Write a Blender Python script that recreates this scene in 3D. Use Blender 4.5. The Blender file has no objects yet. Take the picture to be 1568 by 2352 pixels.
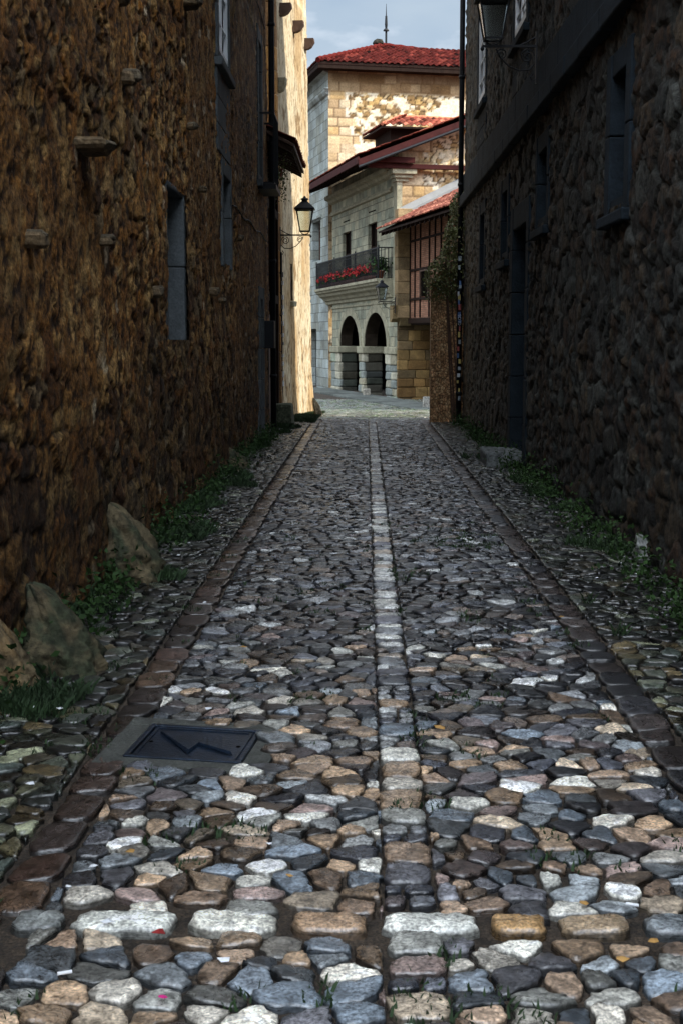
import bpy, bmesh, math, random
import numpy as np
from mathutils import Vector, Matrix
random.seed(7); rng = np.random.default_rng(11)
S = bpy.context.scene
C = S.collection

# ---------------------------------------------------------------- camera, sky, sun, exposure
F_PX, CX, CY, HZ, VX, CAMH = 3136.0, 784.0, 1176.0, 785.0, 840.0, 1.6     # photo measured on a 1568 x 2352 grid
pitch = math.atan((CY - HZ) / F_PX)
yaw = math.atan((VX - CX) * math.cos(pitch) / F_PX)
cam = bpy.data.cameras.new('camera'); camo = bpy.data.objects.new('camera', cam); C.objects.link(camo)
cam.sensor_fit = 'VERTICAL'; cam.sensor_height = 36; cam.lens = F_PX / 2352 * 36
cam.clip_end = 2000; cam.clip_start = 0.05
camo.location = (0, 0, CAMH); camo.rotation_euler = (math.pi / 2 - pitch, 0, yaw)
cam.dof.use_dof = True; cam.dof.focus_distance = 26.0; cam.dof.aperture_fstop = 20
S.camera = camo
RM = camo.rotation_euler.to_matrix()

def ray(px, py):
    return RM @ Vector((px - CX, -(py - CY), -F_PX))
def at(px, py, Y):                       # point of the photo at street depth Y
    d = ray(px, py); t = Y / d.y
    return Vector((d.x * t, Y, CAMH + d.z * t))
def onground(px, py, z=0.0):
    d = ray(px, py); t = (z - CAMH) / d.z
    return Vector((d.x * t, d.y * t, z))

SUN_EL, SUN_AZ = math.radians(43), math.atan2(0.27, 1.0)    # sun stands to the right, a touch behind the camera
SUN_DIR = Vector((math.cos(SUN_AZ) * math.cos(SUN_EL), -math.sin(SUN_AZ) * math.cos(SUN_EL), math.sin(SUN_EL)))
S.view_settings.view_transform = 'Standard'; S.view_settings.look = 'None'; S.view_settings.gamma = 1
S.view_settings.exposure = 0.52
S.view_settings.use_curve_mapping = False
sun = bpy.data.lights.new('sun', 'SUN'); sun.energy = 5.0; sun.angle = math.radians(0.5); sun.color = (1, .91, .76)
suno = bpy.data.objects.new('sun', sun); C.objects.link(suno)
suno.rotation_euler = SUN_DIR.to_track_quat('Z', 'Y').to_euler()
w = bpy.data.worlds.new('World'); S.world = w; w.use_nodes = True
wn, wl = w.node_tree.nodes, w.node_tree.links
wn.clear()
out = wn.new('ShaderNodeOutputWorld'); bg = wn.new('ShaderNodeBackground'); bg.inputs[1].default_value = 0.1
sky = wn.new('ShaderNodeTexSky'); sky.sky_type = 'NISHITA'; sky.sun_disc = False
sky.sun_elevation = SUN_EL; sky.sun_rotation = math.atan2(SUN_DIR.x, SUN_DIR.y); sky.air_density = 1.0; sky.dust_density = .6
tc = wn.new('ShaderNodeTexCoord')
mp = wn.new('ShaderNodeMapping'); mp.inputs['Scale'].default_value = (2.2, 2.2, 5.0)
no = wn.new('ShaderNodeTexNoise'); no.inputs['Scale'].default_value = 1.7; no.inputs['Detail'].default_value = 7; no.inputs['Roughness'].default_value = .5
cr = wn.new('ShaderNodeValToRGB'); cr.color_ramp.elements[0].position = .30; cr.color_ramp.elements[1].position = .50
cr.color_ramp.elements[0].color = (.35, .35, .35, 1)
no2 = wn.new('ShaderNodeTexNoise'); no2.inputs['Scale'].default_value = 3.5; no2.inputs['Detail'].default_value = 5
cr2 = wn.new('ShaderNodeValToRGB'); cr2.color_ramp.elements[0].position = .40; cr2.color_ramp.elements[1].position = .60
cr2.color_ramp.elements[0].color = (3.9, 4.8, 5.8, 1); cr2.color_ramp.elements[1].color = (9.8, 10.2, 10.8, 1)
mx = wn.new('ShaderNodeMixRGB')
wl.new(tc.outputs['Generated'], mp.inputs[0]); wl.new(mp.outputs[0], no.inputs[0]); wl.new(mp.outputs[0], no2.inputs[0])
wl.new(no.outputs[0], cr.inputs[0]); wl.new(no2.outputs[0], cr2.inputs[0]); wl.new(cr.outputs[0], mx.inputs[0])
wl.new(sky.outputs[0], mx.inputs[1]); wl.new(cr2.outputs[0], mx.inputs[2]); sp = wn.new('ShaderNodeSeparateXYZ'); wl.new(tc.outputs['Generated'], sp.inputs[0])
rm = wn.new('ShaderNodeMapRange'); rm.inputs[1].default_value = .15; rm.inputs[2].default_value = -.6; rm.inputs[3].default_value = 1; rm.inputs[4].default_value = 8.0; wl.new(sp.outputs[1], rm.inputs[0])  # brightens the sky high behind the camera, added to light the near alley
rz2 = wn.new('ShaderNodeMapRange'); rz2.inputs[1].default_value = .32; rz2.inputs[2].default_value = .75; wl.new(sp.outputs[2], rz2.inputs[0])
lm = wn.new('ShaderNodeMath'); lm.operation = 'SUBTRACT'; lm.inputs[1].default_value = 1; wl.new(rm.outputs[0], lm.inputs[0])
l2m = wn.new('ShaderNodeMath'); l2m.operation = 'MULTIPLY_ADD'; l2m.inputs[2].default_value = .9; wl.new(lm.outputs[0], l2m.inputs[0]); wl.new(rz2.outputs[0], l2m.inputs[1])
vm = wn.new('ShaderNodeVectorMath'); vm.operation = 'SCALE'; wl.new(mx.outputs[0], vm.inputs[0]); wl.new(l2m.outputs[0], vm.inputs['Scale']); wl.new(vm.outputs[0], bg.inputs[0]); wl.new(bg.outputs[0], out.inputs[0])

# ---------------------------------------------------------------- noise in numpy
def H(ix, iy, seed=0):
    n = (ix.astype(np.int64) * 374761393 + iy.astype(np.int64) * 668265263 + seed * 1442695041) & 0xffffffff
    n = ((n ^ (n >> 13)) * 1274126177) & 0xffffffff
    n = ((n ^ (n >> 16)) * 2246822519) & 0xffffffff
    n = n ^ (n >> 15)
    return (n & 0xffffff) / float(0xffffff)
def vnoise(x, y, seed=0):
    ix, iy = np.floor(x), np.floor(y); fx, fy = x - ix, y - iy
    fx = fx * fx * (3 - 2 * fx); fy = fy * fy * (3 - 2 * fy)
    a = H(ix, iy, seed); b = H(ix + 1, iy, seed); c = H(ix, iy + 1, seed); d = H(ix + 1, iy + 1, seed)
    return a + (b - a) * fx + (c - a) * fy + (a - b - c + d) * fx * fy
def fbm(x, y, o=4, seed=0, g=.5):
    s = 0; a = 1; t = 0
    for i in range(o):
        s = s + a * vnoise(x * 2 ** i, y * 2 ** i, seed + i * 17); t += a; a *= g
    return s / t
def worley(x, y, seed=0, jit=.9):
    ix, iy = np.floor(x), np.floor(y)
    f1 = np.full(x.shape, 9.); f2 = np.full(x.shape, 9.); idr = np.zeros(x.shape); id2 = np.zeros(x.shape)
    for dx in (-1, 0, 1):
        for dy in (-1, 0, 1):
            jx, jy = ix + dx, iy + dy
            px = jx + .5 + (H(jx, jy, seed) - .5) * jit; py = jy + .5 + (H(jx, jy, seed + 5) - .5) * jit
            d = np.hypot(px - x, py - y)
            r = H(jx, jy, seed + 9)
            closer = d < f1
            f2 = np.where(closer, f1, np.minimum(f2, d))
            idr = np.where(closer, r, idr); id2 = np.where(closer, H(jx, jy, seed + 13), id2)
            f1 = np.where(closer, d, f1)
    return f1, f2, idr, id2
def ss(a, b, x):
    t = np.clip((x - a) / (b - a), 0, 1); return t * t * (3 - 2 * t)
def pal(r, cols):
    cols = np.array(cols); k = np.minimum((r * len(cols)).astype(int), len(cols) - 1)
    return cols[k]
def mixc(a, b, t):
    return a + (np.asarray(b) - a) * t[..., None]

# ---------------------------------------------------------------- materials
def mat(name, col=(.3, .3, .3), rough=.8, vcol=False, bump=.0, bscale=30, var=.3, vscale=6, metal=0, spec=.5, brick=None, fine=0, trans=0, emit=None, stretch=None):
    m = bpy.data.materials.new(name); m.use_nodes = True
    n, l = m.node_tree.nodes, m.node_tree.links
    b = n['Principled BSDF']; b.inputs['Roughness'].default_value = rough; b.inputs['Metallic'].default_value = metal
    b.inputs['Specular IOR Level'].default_value = spec
    t = n.new('ShaderNodeTexCoord'); vec = t.outputs['Object']
    if stretch:
        mpp = n.new('ShaderNodeMapping'); mpp.inputs['Scale'].default_value = stretch; l.new(vec, mpp.inputs[0]); vec = mpp.outputs[0]
    ns = n.new('ShaderNodeTexNoise'); ns.inputs['Scale'].default_value = vscale; ns.inputs['Detail'].default_value = 8; ns.inputs['Roughness'].default_value = .65
    l.new(vec, ns.inputs['Vector'])
    mr = n.new('ShaderNodeMapRange'); mr.inputs[1].default_value = .3; mr.inputs[2].default_value = .7
    mr.inputs[3].default_value = 1 - var; mr.inputs[4].default_value = 1 + var
    l.new(ns.outputs[0], mr.inputs[0])
    if vcol:
        a = n.new('ShaderNodeVertexColor'); a.layer_name = 'Col'; src = a.outputs[0]
    elif brick:
        sx, sy, bw, bh, mort, c1, c2, cm, axis = brick
        sp = n.new('ShaderNodeSeparateXYZ'); cb = n.new('ShaderNodeCombineXYZ'); l.new(t.outputs['Object'], sp.inputs[0])
        l.new(sp.outputs[axis], cb.inputs[0]); l.new(sp.outputs[2], cb.inputs[1])
        bt = n.new('ShaderNodeTexBrick'); bt.inputs['Scale'].default_value = 1; bt.inputs['Brick Width'].default_value = bw
        bt.inputs['Row Height'].default_value = bh; bt.inputs['Mortar Size'].default_value = mort; bt.inputs['Mortar Smooth'].default_value = .3
        bt.inputs['Color1'].default_value = (*c1, 1); bt.inputs['Color2'].default_value = (*c2, 1); bt.inputs['Mortar'].default_value = (*cm, 1)
        bt.inputs['Bias'].default_value = 0; bt.offset = .37; bt.squash = 1.3; bt.squash_frequency = 3
        dn = n.new('ShaderNodeTexNoise'); dn.inputs['Scale'].default_value = 2.5; l.new(cb.outputs[0], dn.inputs['Vector'])
        ad = n.new('ShaderNodeVectorMath'); ad.operation = 'MULTIPLY_ADD'; ad.inputs[1].default_value = (.05, .03, 0)
        l.new(dn.outputs['Color'], ad.inputs[0]); l.new(cb.outputs[0], ad.inputs[2]); l.new(ad.outputs[0], bt.inputs['Vector'])
        src = bt.outputs[0]
    else:
        rg = n.new('ShaderNodeRGB'); rg.outputs[0].default_value = (*col, 1); src = rg.outputs[0]
    mu = n.new('ShaderNodeMixRGB'); mu.blend_type = 'MULTIPLY'; mu.inputs[0].default_value = 1
    l.new(src, mu.inputs[1]); l.new(mr.outputs[0], mu.inputs[2]); res = mu.outputs[0]
    if fine:
        nf = n.new('ShaderNodeTexNoise'); nf.inputs['Scale'].default_value = bscale * 1.7; nf.inputs['Detail'].default_value = 3; l.new(vec, nf.inputs['Vector'])
        m2 = n.new('ShaderNodeMapRange'); m2.inputs[1].default_value = .35; m2.inputs[2].default_value = .65
        m2.inputs[3].default_value = 1 - fine; m2.inputs[4].default_value = 1 + fine; l.new(nf.outputs[0], m2.inputs[0])
        mu2 = n.new('ShaderNodeMixRGB'); mu2.blend_type = 'MULTIPLY'; mu2.inputs[0].default_value = 1
        l.new(res, mu2.inputs[1]); l.new(m2.outputs[0], mu2.inputs[2]); res = mu2.outputs[0]
    l.new(res, b.inputs['Base Color'])
    if bump:
        nb = n.new('ShaderNodeTexNoise'); nb.inputs['Scale'].default_value = bscale; nb.inputs['Detail'].default_value = 6; nb.inputs['Roughness'].default_value = .6
        l.new(vec, nb.inputs['Vector'])
        bp = n.new('ShaderNodeBump'); bp.inputs['Strength'].default_value = 1; bp.inputs['Distance'].default_value = bump
        hsrc = nb.outputs[0]
        if brick:
            ma = n.new('ShaderNodeMath'); ma.operation = 'MULTIPLY_ADD'; ma.inputs[1].default_value = -1.2; l.new(bt.outputs['Fac'], ma.inputs[0]); l.new(nb.outputs[0], ma.inputs[2]); hsrc = ma.outputs[0]
        l.new(hsrc, bp.inputs['Height']); l.new(bp.outputs[0], b.inputs['Normal'])
    if trans:
        b.inputs['Transmission Weight'].default_value = trans; b.inputs['IOR'].default_value = 1.2
    return m
M = {}
M['cobble'] = mat('cobble', vcol=True, rough=.20, bump=.0035, bscale=60, var=.75, vscale=18, fine=.5, spec=1.0)
_n, _l = M['cobble'].node_tree.nodes, M['cobble'].node_tree.links
_r = _n.new('ShaderNodeTexNoise'); _r.inputs['Scale'].default_value = 9; _r.inputs['Detail'].default_value = 9; _r.inputs['Roughness'].default_value = .7
_m = _n.new('ShaderNodeMapRange'); _m.inputs[1].default_value = .35; _m.inputs[2].default_value = .65; _m.inputs[3].default_value = .13; _m.inputs[4].default_value = .46
_l.new(_r.outputs[0], _m.inputs[0]); _l.new(_m.outputs[0], _n['Principled BSDF'].inputs['Roughness'])
M['dirt'] = mat('dirt', (.040, .028, .018), .95, bump=.02, bscale=60, var=.8, vscale=12, fine=.7)
M['rubbleL'] = mat('weathered_render', vcol=True, rough=.85, bump=.022, bscale=26, var=.45, vscale=9, fine=.45, spec=.3)
M['rubbleR'] = mat('dark_rubble', vcol=True, rough=.8, bump=.02, bscale=22, var=.45, vscale=12, fine=.4, spec=.4)
M['plaster'] = mat('pitted_plaster', vcol=True, rough=.9, bump=.015, bscale=25, var=.15, vscale=7, fine=.16, spec=.2, stretch=(1, 1, .45))
M['masonry'] = mat('far_masonry', vcol=True, rough=.9, bump=.02, bscale=9, var=.18, vscale=3, fine=.15, spec=.2)
M['jambR'] = mat('dark_dressed_stone', (.012, .018, .024), .9, spec=.15, bump=.006, bscale=30, var=.4, vscale=3, fine=.15)
M['jamb'] = mat('dressed_grey_stone', (.075, .085, .09), .8, spec=.2, bump=.006, bscale=30, var=.3, vscale=3, fine=.15)
M['palace'] = mat('palace_ashlar', rough=.9, bump=.02, bscale=12, var=.5, vscale=1.4, fine=.12, spec=.2,
                  brick=(1, 1, .62, .36, .012, (.34, .32, .225), (.20, .215, .165), (.10, .095, .07), 1))
M['trim'] = mat('palace_trim', (.27, .255, .18), .85, bump=.02, bscale=12, var=.35, vscale=2.5, fine=.15, spec=.2)
M['block'] = mat('pier_block', vcol=True, rough=.85, bump=.02, bscale=14, var=.35, vscale=3.5, fine=.15, spec=.2)
M['towerL'] = mat('tower_side_ashlar', rough=.85, bump=.02, bscale=10, var=.5, vscale=.8, fine=.15, spec=.2,
                  brick=(1, 1, .7, .42, .012, (.30, .34, .33), (.20, .21, .18), (.08, .08, .07), 1))
M['brick'] = mat('thin_red_brick', rough=.95, spec=.1, bump=.012, bscale=25, var=.3, vscale=4, fine=.2,
                 brick=(1, 1, .26, .065, .012, (.34, .17, .11), (.24, .11, .07), (.15, .10, .07), 1))
M['timber'] = mat('dark_timber', (.018, .010, .007), .85, spec=.1, bump=.01, bscale=20, var=.4, vscale=5, stretch=(4, 4, .5))
M['redboard'] = mat('red_fascia', (.042, .010, .009), .75, spec=.12, bump=.004, bscale=12, var=.35, vscale=3)
M['wood'] = mat('brown_wood', (.07, .035, .02), .75, bump=.01, bscale=20, var=.4, vscale=6)
M['tile'] = mat('roof_tile', vcol=True, rough=.95, spec=.08, bump=.01, bscale=30, var=.3, vscale=8, fine=.15)
M['iron'] = mat('black_iron', (.006, .007, .009), .6, spec=.25, metal=0, var=.3)
M['dark'] = mat('dark_interior', (.006, .005, .004), .95, spec=0, var=.4)
M['glass'] = mat('lamp_glass', (.75, .8, .8), .12, var=.05, trans=1)
M['pane'] = mat('window_pane', (.008, .01, .012), .25, var=.1)
M['white'] = mat('white_paint', (.62, .64, .66), .5, var=.08)
M['ochre'] = mat('ochre_quoin', rough=.85, bump=.02, bscale=14, var=.45, vscale=2.2, fine=.2, brick=(1, 1, 3.0, .42, .014, (.34, .17, .06), (.22, .11, .045), (.10, .06, .03), 0))
M['rock'] = mat('mossy_rock', vcol=True, rough=.9, bump=.03, bscale=16, var=.5, vscale=7, fine=.3, spec=.3)
M['grass'] = mat('grass', (.014, .036, .008), .8, var=.5, vscale=4)
M['leaf'] = mat('leaf', (.02, .045, .011), .7, spec=.2, var=.5, vscale=5)
M['ivy'] = mat('ivy_leaf', (.11, .12, .035), .6, var=.5, vscale=5)
M['petal'] = mat('red_petal', (.38, .006, .008), .6, var=.3, vscale=9)
M['bloom'] = mat('white_bloom', (.7, .68, .6), .7, var=.1)
M['hatch'] = mat('cast_iron_hatch', (.016, .028, .05), .3, metal=.5, bump=.003, bscale=60, var=.5, vscale=8, fine=.2, spec=.6)
M['concrete'] = mat('concrete_collar', (.065, .068, .06), .95, bump=.01, bscale=50, var=.4, vscale=14, fine=.3)
M['paper'] = mat('paper', (.75, .77, .8), .8, var=.1)
M['terracotta'] = mat('terracotta', (.22, .07, .04), .8, var=.3)
M['reveal_shade'] = mat('shaded_soffit_stone', (.035, .027, .02), .95, spec=.05, var=.4, vscale=3)  # shade of the arch undersides put into the stone colour
M['cement'] = mat('cement_flashing', (.19, .19, .185), .85, var=.15, vscale=3)

# ---------------------------------------------------------------- object helpers
def link(name, me, m, parent):
    me.materials.append(M[m] if isinstance(m, str) else m)
    o = bpy.data.objects.new(name, me); C.objects.link(o)
    if parent is not None: o.parent = parent
    return o
def mk(name, v, f, m, parent=None, smooth=False, cols=None):
    me = bpy.data.meshes.new(name)
    v = np.asarray(v, dtype=np.float32)
    if isinstance(f, np.ndarray):
        n = len(f); k = f.shape[1]
        me.vertices.add(len(v)); me.vertices.foreach_set('co', v.ravel())
        me.loops.add(n * k); me.loops.foreach_set('vertex_index', f.astype(np.int32).ravel())
        me.polygons.add(n); me.polygons.foreach_set('loop_start', np.arange(0, n * k, k, dtype=np.int32))
        me.polygons.foreach_set('loop_total', np.full(n, k, dtype=np.int32))
        me.update(calc_edges=True)
    else:
        me.from_pydata([tuple(map(float, p)) for p in v], [], f); me.update()
    if smooth: me.polygons.foreach_set('use_smooth', np.ones(len(me.polygons), dtype=bool))
    if cols is not None:
        a = me.color_attributes.new('Col', 'FLOAT_COLOR', 'POINT')
        c = np.ones((len(v), 4), dtype=np.float32); c[:, :3] = np.asarray(cols).reshape(-1, 3)
        a.data.foreach_set('color', c.ravel())
    me.validate()
    return link(name, me, m, parent)
def tag(o, label, cat, group=None, kind=None):
    o['label'] = label; o['category'] = cat
    if group: o['group'] = group
    if kind: o['kind'] = kind
    return o
def thing(name, label, cat, loc=(0, 0, 0), rz=0, group=None):
    o = bpy.data.objects.new(name, None); C.objects.link(o); o.location = loc; o.rotation_euler = (0, 0, rz)
    o.empty_display_size = .2
    return tag(o, label, cat, group)
def struct(o): o['kind'] = 'structure'; return o
def copy_tree(o, parent=None):
    c = o.copy(); C.objects.link(c); c.parent = parent
    for ch in list(o.children): copy_tree(ch, c)
    return c

class MB:
    def __init__(s): s.v = []; s.f = []; s.c = []
    def add(s, vs, fs, col=(1, 1, 1)):
        b = len(s.v); s.v += [tuple(p) for p in vs]; s.f += [tuple(b + i for i in q) for q in fs]; s.c += [col] * len(vs); return s
    def box(s, x0, x1, y0, y1, z0, z1, col=(1, 1, 1)):
        vs = [(x, y, z) for z in (z0, z1) for y in (y0, y1) for x in (x0, x1)]
        return s.add(vs, [(0, 2, 3, 1), (4, 5, 7, 6), (0, 1, 5, 4), (2, 6, 7, 3), (0, 4, 6, 2), (1, 3, 7, 5)], col)
    def hexa(s, p, col=(1, 1, 1)):       # 8 corners ordered like box
        return s.add(p, [(0, 2, 3, 1), (4, 5, 7, 6), (0, 1, 5, 4), (2, 6, 7, 3), (0, 4, 6, 2), (1, 3, 7, 5)], col)
    def block(s, x0, x1, y0, y1, z0, z1, bev=.04, jit=.01, col=(1, 1, 1), seg=2):
        bm = bmesh.new(); bmesh.ops.create_cube(bm, size=1)
        for v in bm.verts:
            v.co = Vector(((x0 + x1) / 2 + v.co.x * (x1 - x0), (y0 + y1) / 2 + v.co.y * (y1 - y0), (z0 + z1) / 2 + v.co.z * (z1 - z0)))
            v.co += Vector([random.uniform(-jit, jit) for _ in range(3)])
        bmesh.ops.bevel(bm, geom=list(bm.edges), offset=bev, segments=seg, profile=.5, affect='EDGES')
        bm.verts.index_update(); s.add([v.co[:] for v in bm.verts], [tuple(v.index for v in f.verts) for f in bm.faces], col); bm.free(); return s
    def tube(s, pts, r, n=8, col=(1, 1, 1), cap=True):
        pts = [Vector(p) for p in pts]; rs = r if isinstance(r, (list, tuple)) else [r] * len(pts)
        vs = []; up = Vector((0, 0, 1))
        for i, p in enumerate(pts):
            t = (pts[min(i + 1, len(pts) - 1)] - pts[max(i - 1, 0)]).normalized()
            a = t.cross(up) if abs(t.z) < .95 else t.cross(Vector((0, 1, 0)))
            a.normalize(); b = t.cross(a)
            for k in range(n):
                th = 2 * math.pi * k / n; vs.append(p + float(rs[i]) * (a * math.cos(th) + b * math.sin(th)))
        fs = [(i * n + k, i * n + (k + 1) % n, (i + 1) * n + (k + 1) % n, (i + 1) * n + k) for i in range(len(pts) - 1) for k in range(n)]
        if cap: fs += [tuple(range(n))[::-1], tuple((len(pts) - 1) * n + k for k in range(n))]
        return s.add(vs, fs, col)
    def lathe(s, prof, cx=0, cy=0, n=16, rot=0, col=(1, 1, 1)):
        vs = []
        for r, z in prof:
            for k in range(n):
                th = 2 * math.pi * k / n + rot; vs.append((cx + r * math.cos(th), cy + r * math.sin(th), z))
        fs = [(i * n + k, i * n + (k + 1) % n, (i + 1) * n + (k + 1) % n, (i + 1) * n + k) for i in range(len(prof) - 1) for k in range(n)]
        fs += [tuple(range(n))[::-1], tuple((len(prof) - 1) * n + k for k in range(n))]
        return s.add(vs, fs, col)
    def extrude_y(s, prof, y0, y1, col=(1, 1, 1)):      # prof: (x, z) polygon
        n = len(prof); vs = [(x, y0, z) for x, z in prof] + [(x, y1, z) for x, z in prof]
        fs = [(k, (k + 1) % n, n + (k + 1) % n, n + k) for k in range(n)] + [tuple(range(n))[::-1], tuple(range(n, 2 * n))]
        return s.add(vs, fs, col)
    def extrude_x(s, prof, x0, x1, col=(1, 1, 1)):      # prof: (y, z)
        n = len(prof); vs = [(x0, y, z) for y, z in prof] + [(x1, y, z) for y, z in prof]
        fs = [(k, (k + 1) % n, n + (k + 1) % n, n + k) for k in range(n)] + [tuple(range(n))[::-1], tuple(range(n, 2 * n))]
        return s.add(vs, fs, col)
    def build(s, name, m, parent=None, smooth=False, weld=False):
        usec = M[m].node_tree.nodes.get('Color Attribute') is not None if isinstance(m, str) else False
        me = bpy.data.meshes.new(name); me.from_pydata([tuple(map(float, p)) for p in s.v], [], s.f)
        bm = bmesh.new(); bm.from_mesh(me); weld and bmesh.ops.remove_doubles(bm, verts=bm.verts, dist=.0008); bmesh.ops.recalc_face_normals(bm, faces=bm.faces); bm.to_mesh(me); bm.free()
        if smooth: me.polygons.foreach_set('use_smooth', np.ones(len(me.polygons), dtype=bool))
        a = me.color_attributes.new('Col', 'FLOAT_COLOR', 'POINT')
        c = np.ones((len(me.vertices), 4), dtype=np.float32)
        if not weld: c[:, :3] = np.array(s.c)
        a.data.foreach_set('color', c.ravel())
        return link(name, me, m, parent)

def gridwall(name, parent, m, us, zs, place, fn, holes=(), top=None):
    """place(u, z, h) -> xyz arrays; fn(u, z) -> (height, colour); holes = rects (u0, u1, z0, z1)"""
    us = np.unique(np.concatenate([us] + [np.array([h[0], h[1]]) for h in holes])) if len(holes) else us
    zs = np.unique(np.concatenate([zs] + [np.array([h[2], h[3]]) for h in holes])) if len(holes) else zs
    U, Z = np.meshgrid(us, zs, indexing='ij')
    h, col = fn(U, Z)
    if top is not None: Z = np.minimum(Z, top(U))
    X, Y, ZZ = place(U, Z, h)
    v = np.stack([X, Y, ZZ], -1).reshape(-1, 3)
    nu, nz = len(us), len(zs)
    i, j = np.meshgrid(np.arange(nu - 1), np.arange(nz - 1), indexing='ij')
    keep = np.ones(i.shape, bool)
    uc = (us[:-1] + us[1:]) / 2; zc = (zs[:-1] + zs[1:]) / 2
    for (a, b, c, d) in holes:
        keep &= ~(((uc > a) & (uc < b))[:, None] & ((zc > c) & (zc < d))[None, :])
    if top is not None: keep &= (zc[None, :] < top(uc)[:, None] + .05)
    i, j = i[keep], j[keep]
    f = np.stack([i * nz + j, (i + 1) * nz + j, (i + 1) * nz + j + 1, i * nz + j + 1], -1)
    return mk(name, v, f, m, parent, smooth=True, cols=col.reshape(-1, 3))
def steps(a, b, fn):
    r = [a]
    while r[-1] < b: r.append(r[-1] + fn(r[-1]))
    r[-1] = b; return np.array(r)

def gz(x, y):                            # street level: a low crest, then down towards the palace
    y = np.asarray(y, dtype=float)
    return -.5 * ss(27, 45, y) + 0 * np.asarray(x)

# ---------------------------------------------------------------- SETTING: ground and paving
gx = np.concatenate([np.linspace(-400, -12, 12), np.linspace(-8, 8, 60), np.linspace(12, 400, 12)])
gy = np.concatenate([np.linspace(-400, -6, 12), np.linspace(-4, 62, 160), np.linspace(70, 900, 12)])
GX, GY = np.meshgrid(gx, gy, indexing='ij')
GZ = gz(GX, GY) - .010 + .010 * (fbm(GX * 3, GY * 3, 3, 5) - .5)
i, j = np.meshgrid(np.arange(len(gx) - 1), np.arange(len(gy) - 1), indexing='ij'); i = i.ravel(); j = j.ravel(); n_ = len(gy)
struct(mk('ground', np.stack([GX, GY, GZ], -1).reshape(-1, 3), np.stack([i * n_ + j, (i + 1) * n_ + j, (i + 1) * n_ + j + 1, i * n_ + j + 1], -1), 'dirt', smooth=True))

def clip(poly, a, b, c):                 # keep a x + b y <= c
    o = []
    for k in range(len(poly)):
        p, q = poly[k], poly[(k + 1) % len(poly)]
        dp, dq = a * p[0] + b * p[1] - c, a * q[0] + b * q[1] - c
        if dp <= 0: o.append(p)
        if (dp < 0) != (dq < 0) and abs(dp - dq) > 1e-12:
            t = dp / (dp - dq); o.append((p[0] + t * (q[0] - p[0]), p[1] + t * (q[1] - p[1])))
    return o
def cells(x0, x1, y0, y1, wf, df, avoid=()):
    """irregular courses of stones: Voronoi cells of jittered rows"""
    seeds = []; y = y0
    while y < y1:
        d = df(y) * random.uniform(.72, 1.3); x = x0 - random.uniform(0, .08)
        while x < x1:
            wd = wf(y) * random.choice([.5, .75, .9, 1, 1.2, 1.7])
            seeds.append((x + wd / 2, y + d / 2 + random.uniform(-.42, .42) * d)); x += wd
        y += d
    P = np.array(seeds); res = []
    order = np.argsort(P[:, 1]); P = P[order]
    for k in range(len(P)):
        p = P[k]; R = 2.6 * max(wf(p[1]), df(p[1]))
        lo = np.searchsorted(P[:, 1], p[1] - R); hi = np.searchsorted(P[:, 1], p[1] + R)
        Q = P[lo:hi]; Q = Q[np.abs(Q[:, 0] - p[0]) < R]
        poly = [(p[0] - R, p[1] - R), (p[0] + R, p[1] - R), (p[0] + R, p[1] + R), (p[0] - R, p[1] + R)]
        for q in Q:
            a, b = q[0] - p[0], q[1] - p[1]
            if a == 0 and b == 0: continue
            poly = clip(poly, a, b, (q[0] ** 2 + q[1] ** 2 - p[0] ** 2 - p[1] ** 2) / 2)
            if len(poly) < 3: break
        for (a, b, c) in ((-1, 0, -x0), (1, 0, x1), (0, -1, -y0), (0, 1, y1)):
            if len(poly) >= 3: poly = clip(poly, a, b, c)
        if len(poly) < 3: continue
        cx_ = sum(t[0] for t in poly) / len(poly); cy_ = sum(t[1] for t in poly) / len(poly)
        if any(A(cx_, cy_) for A in avoid): continue
        res.append(poly)
    return res
ST_V, ST_F, ST_C, ST_N = [], [], [], 0
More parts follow.
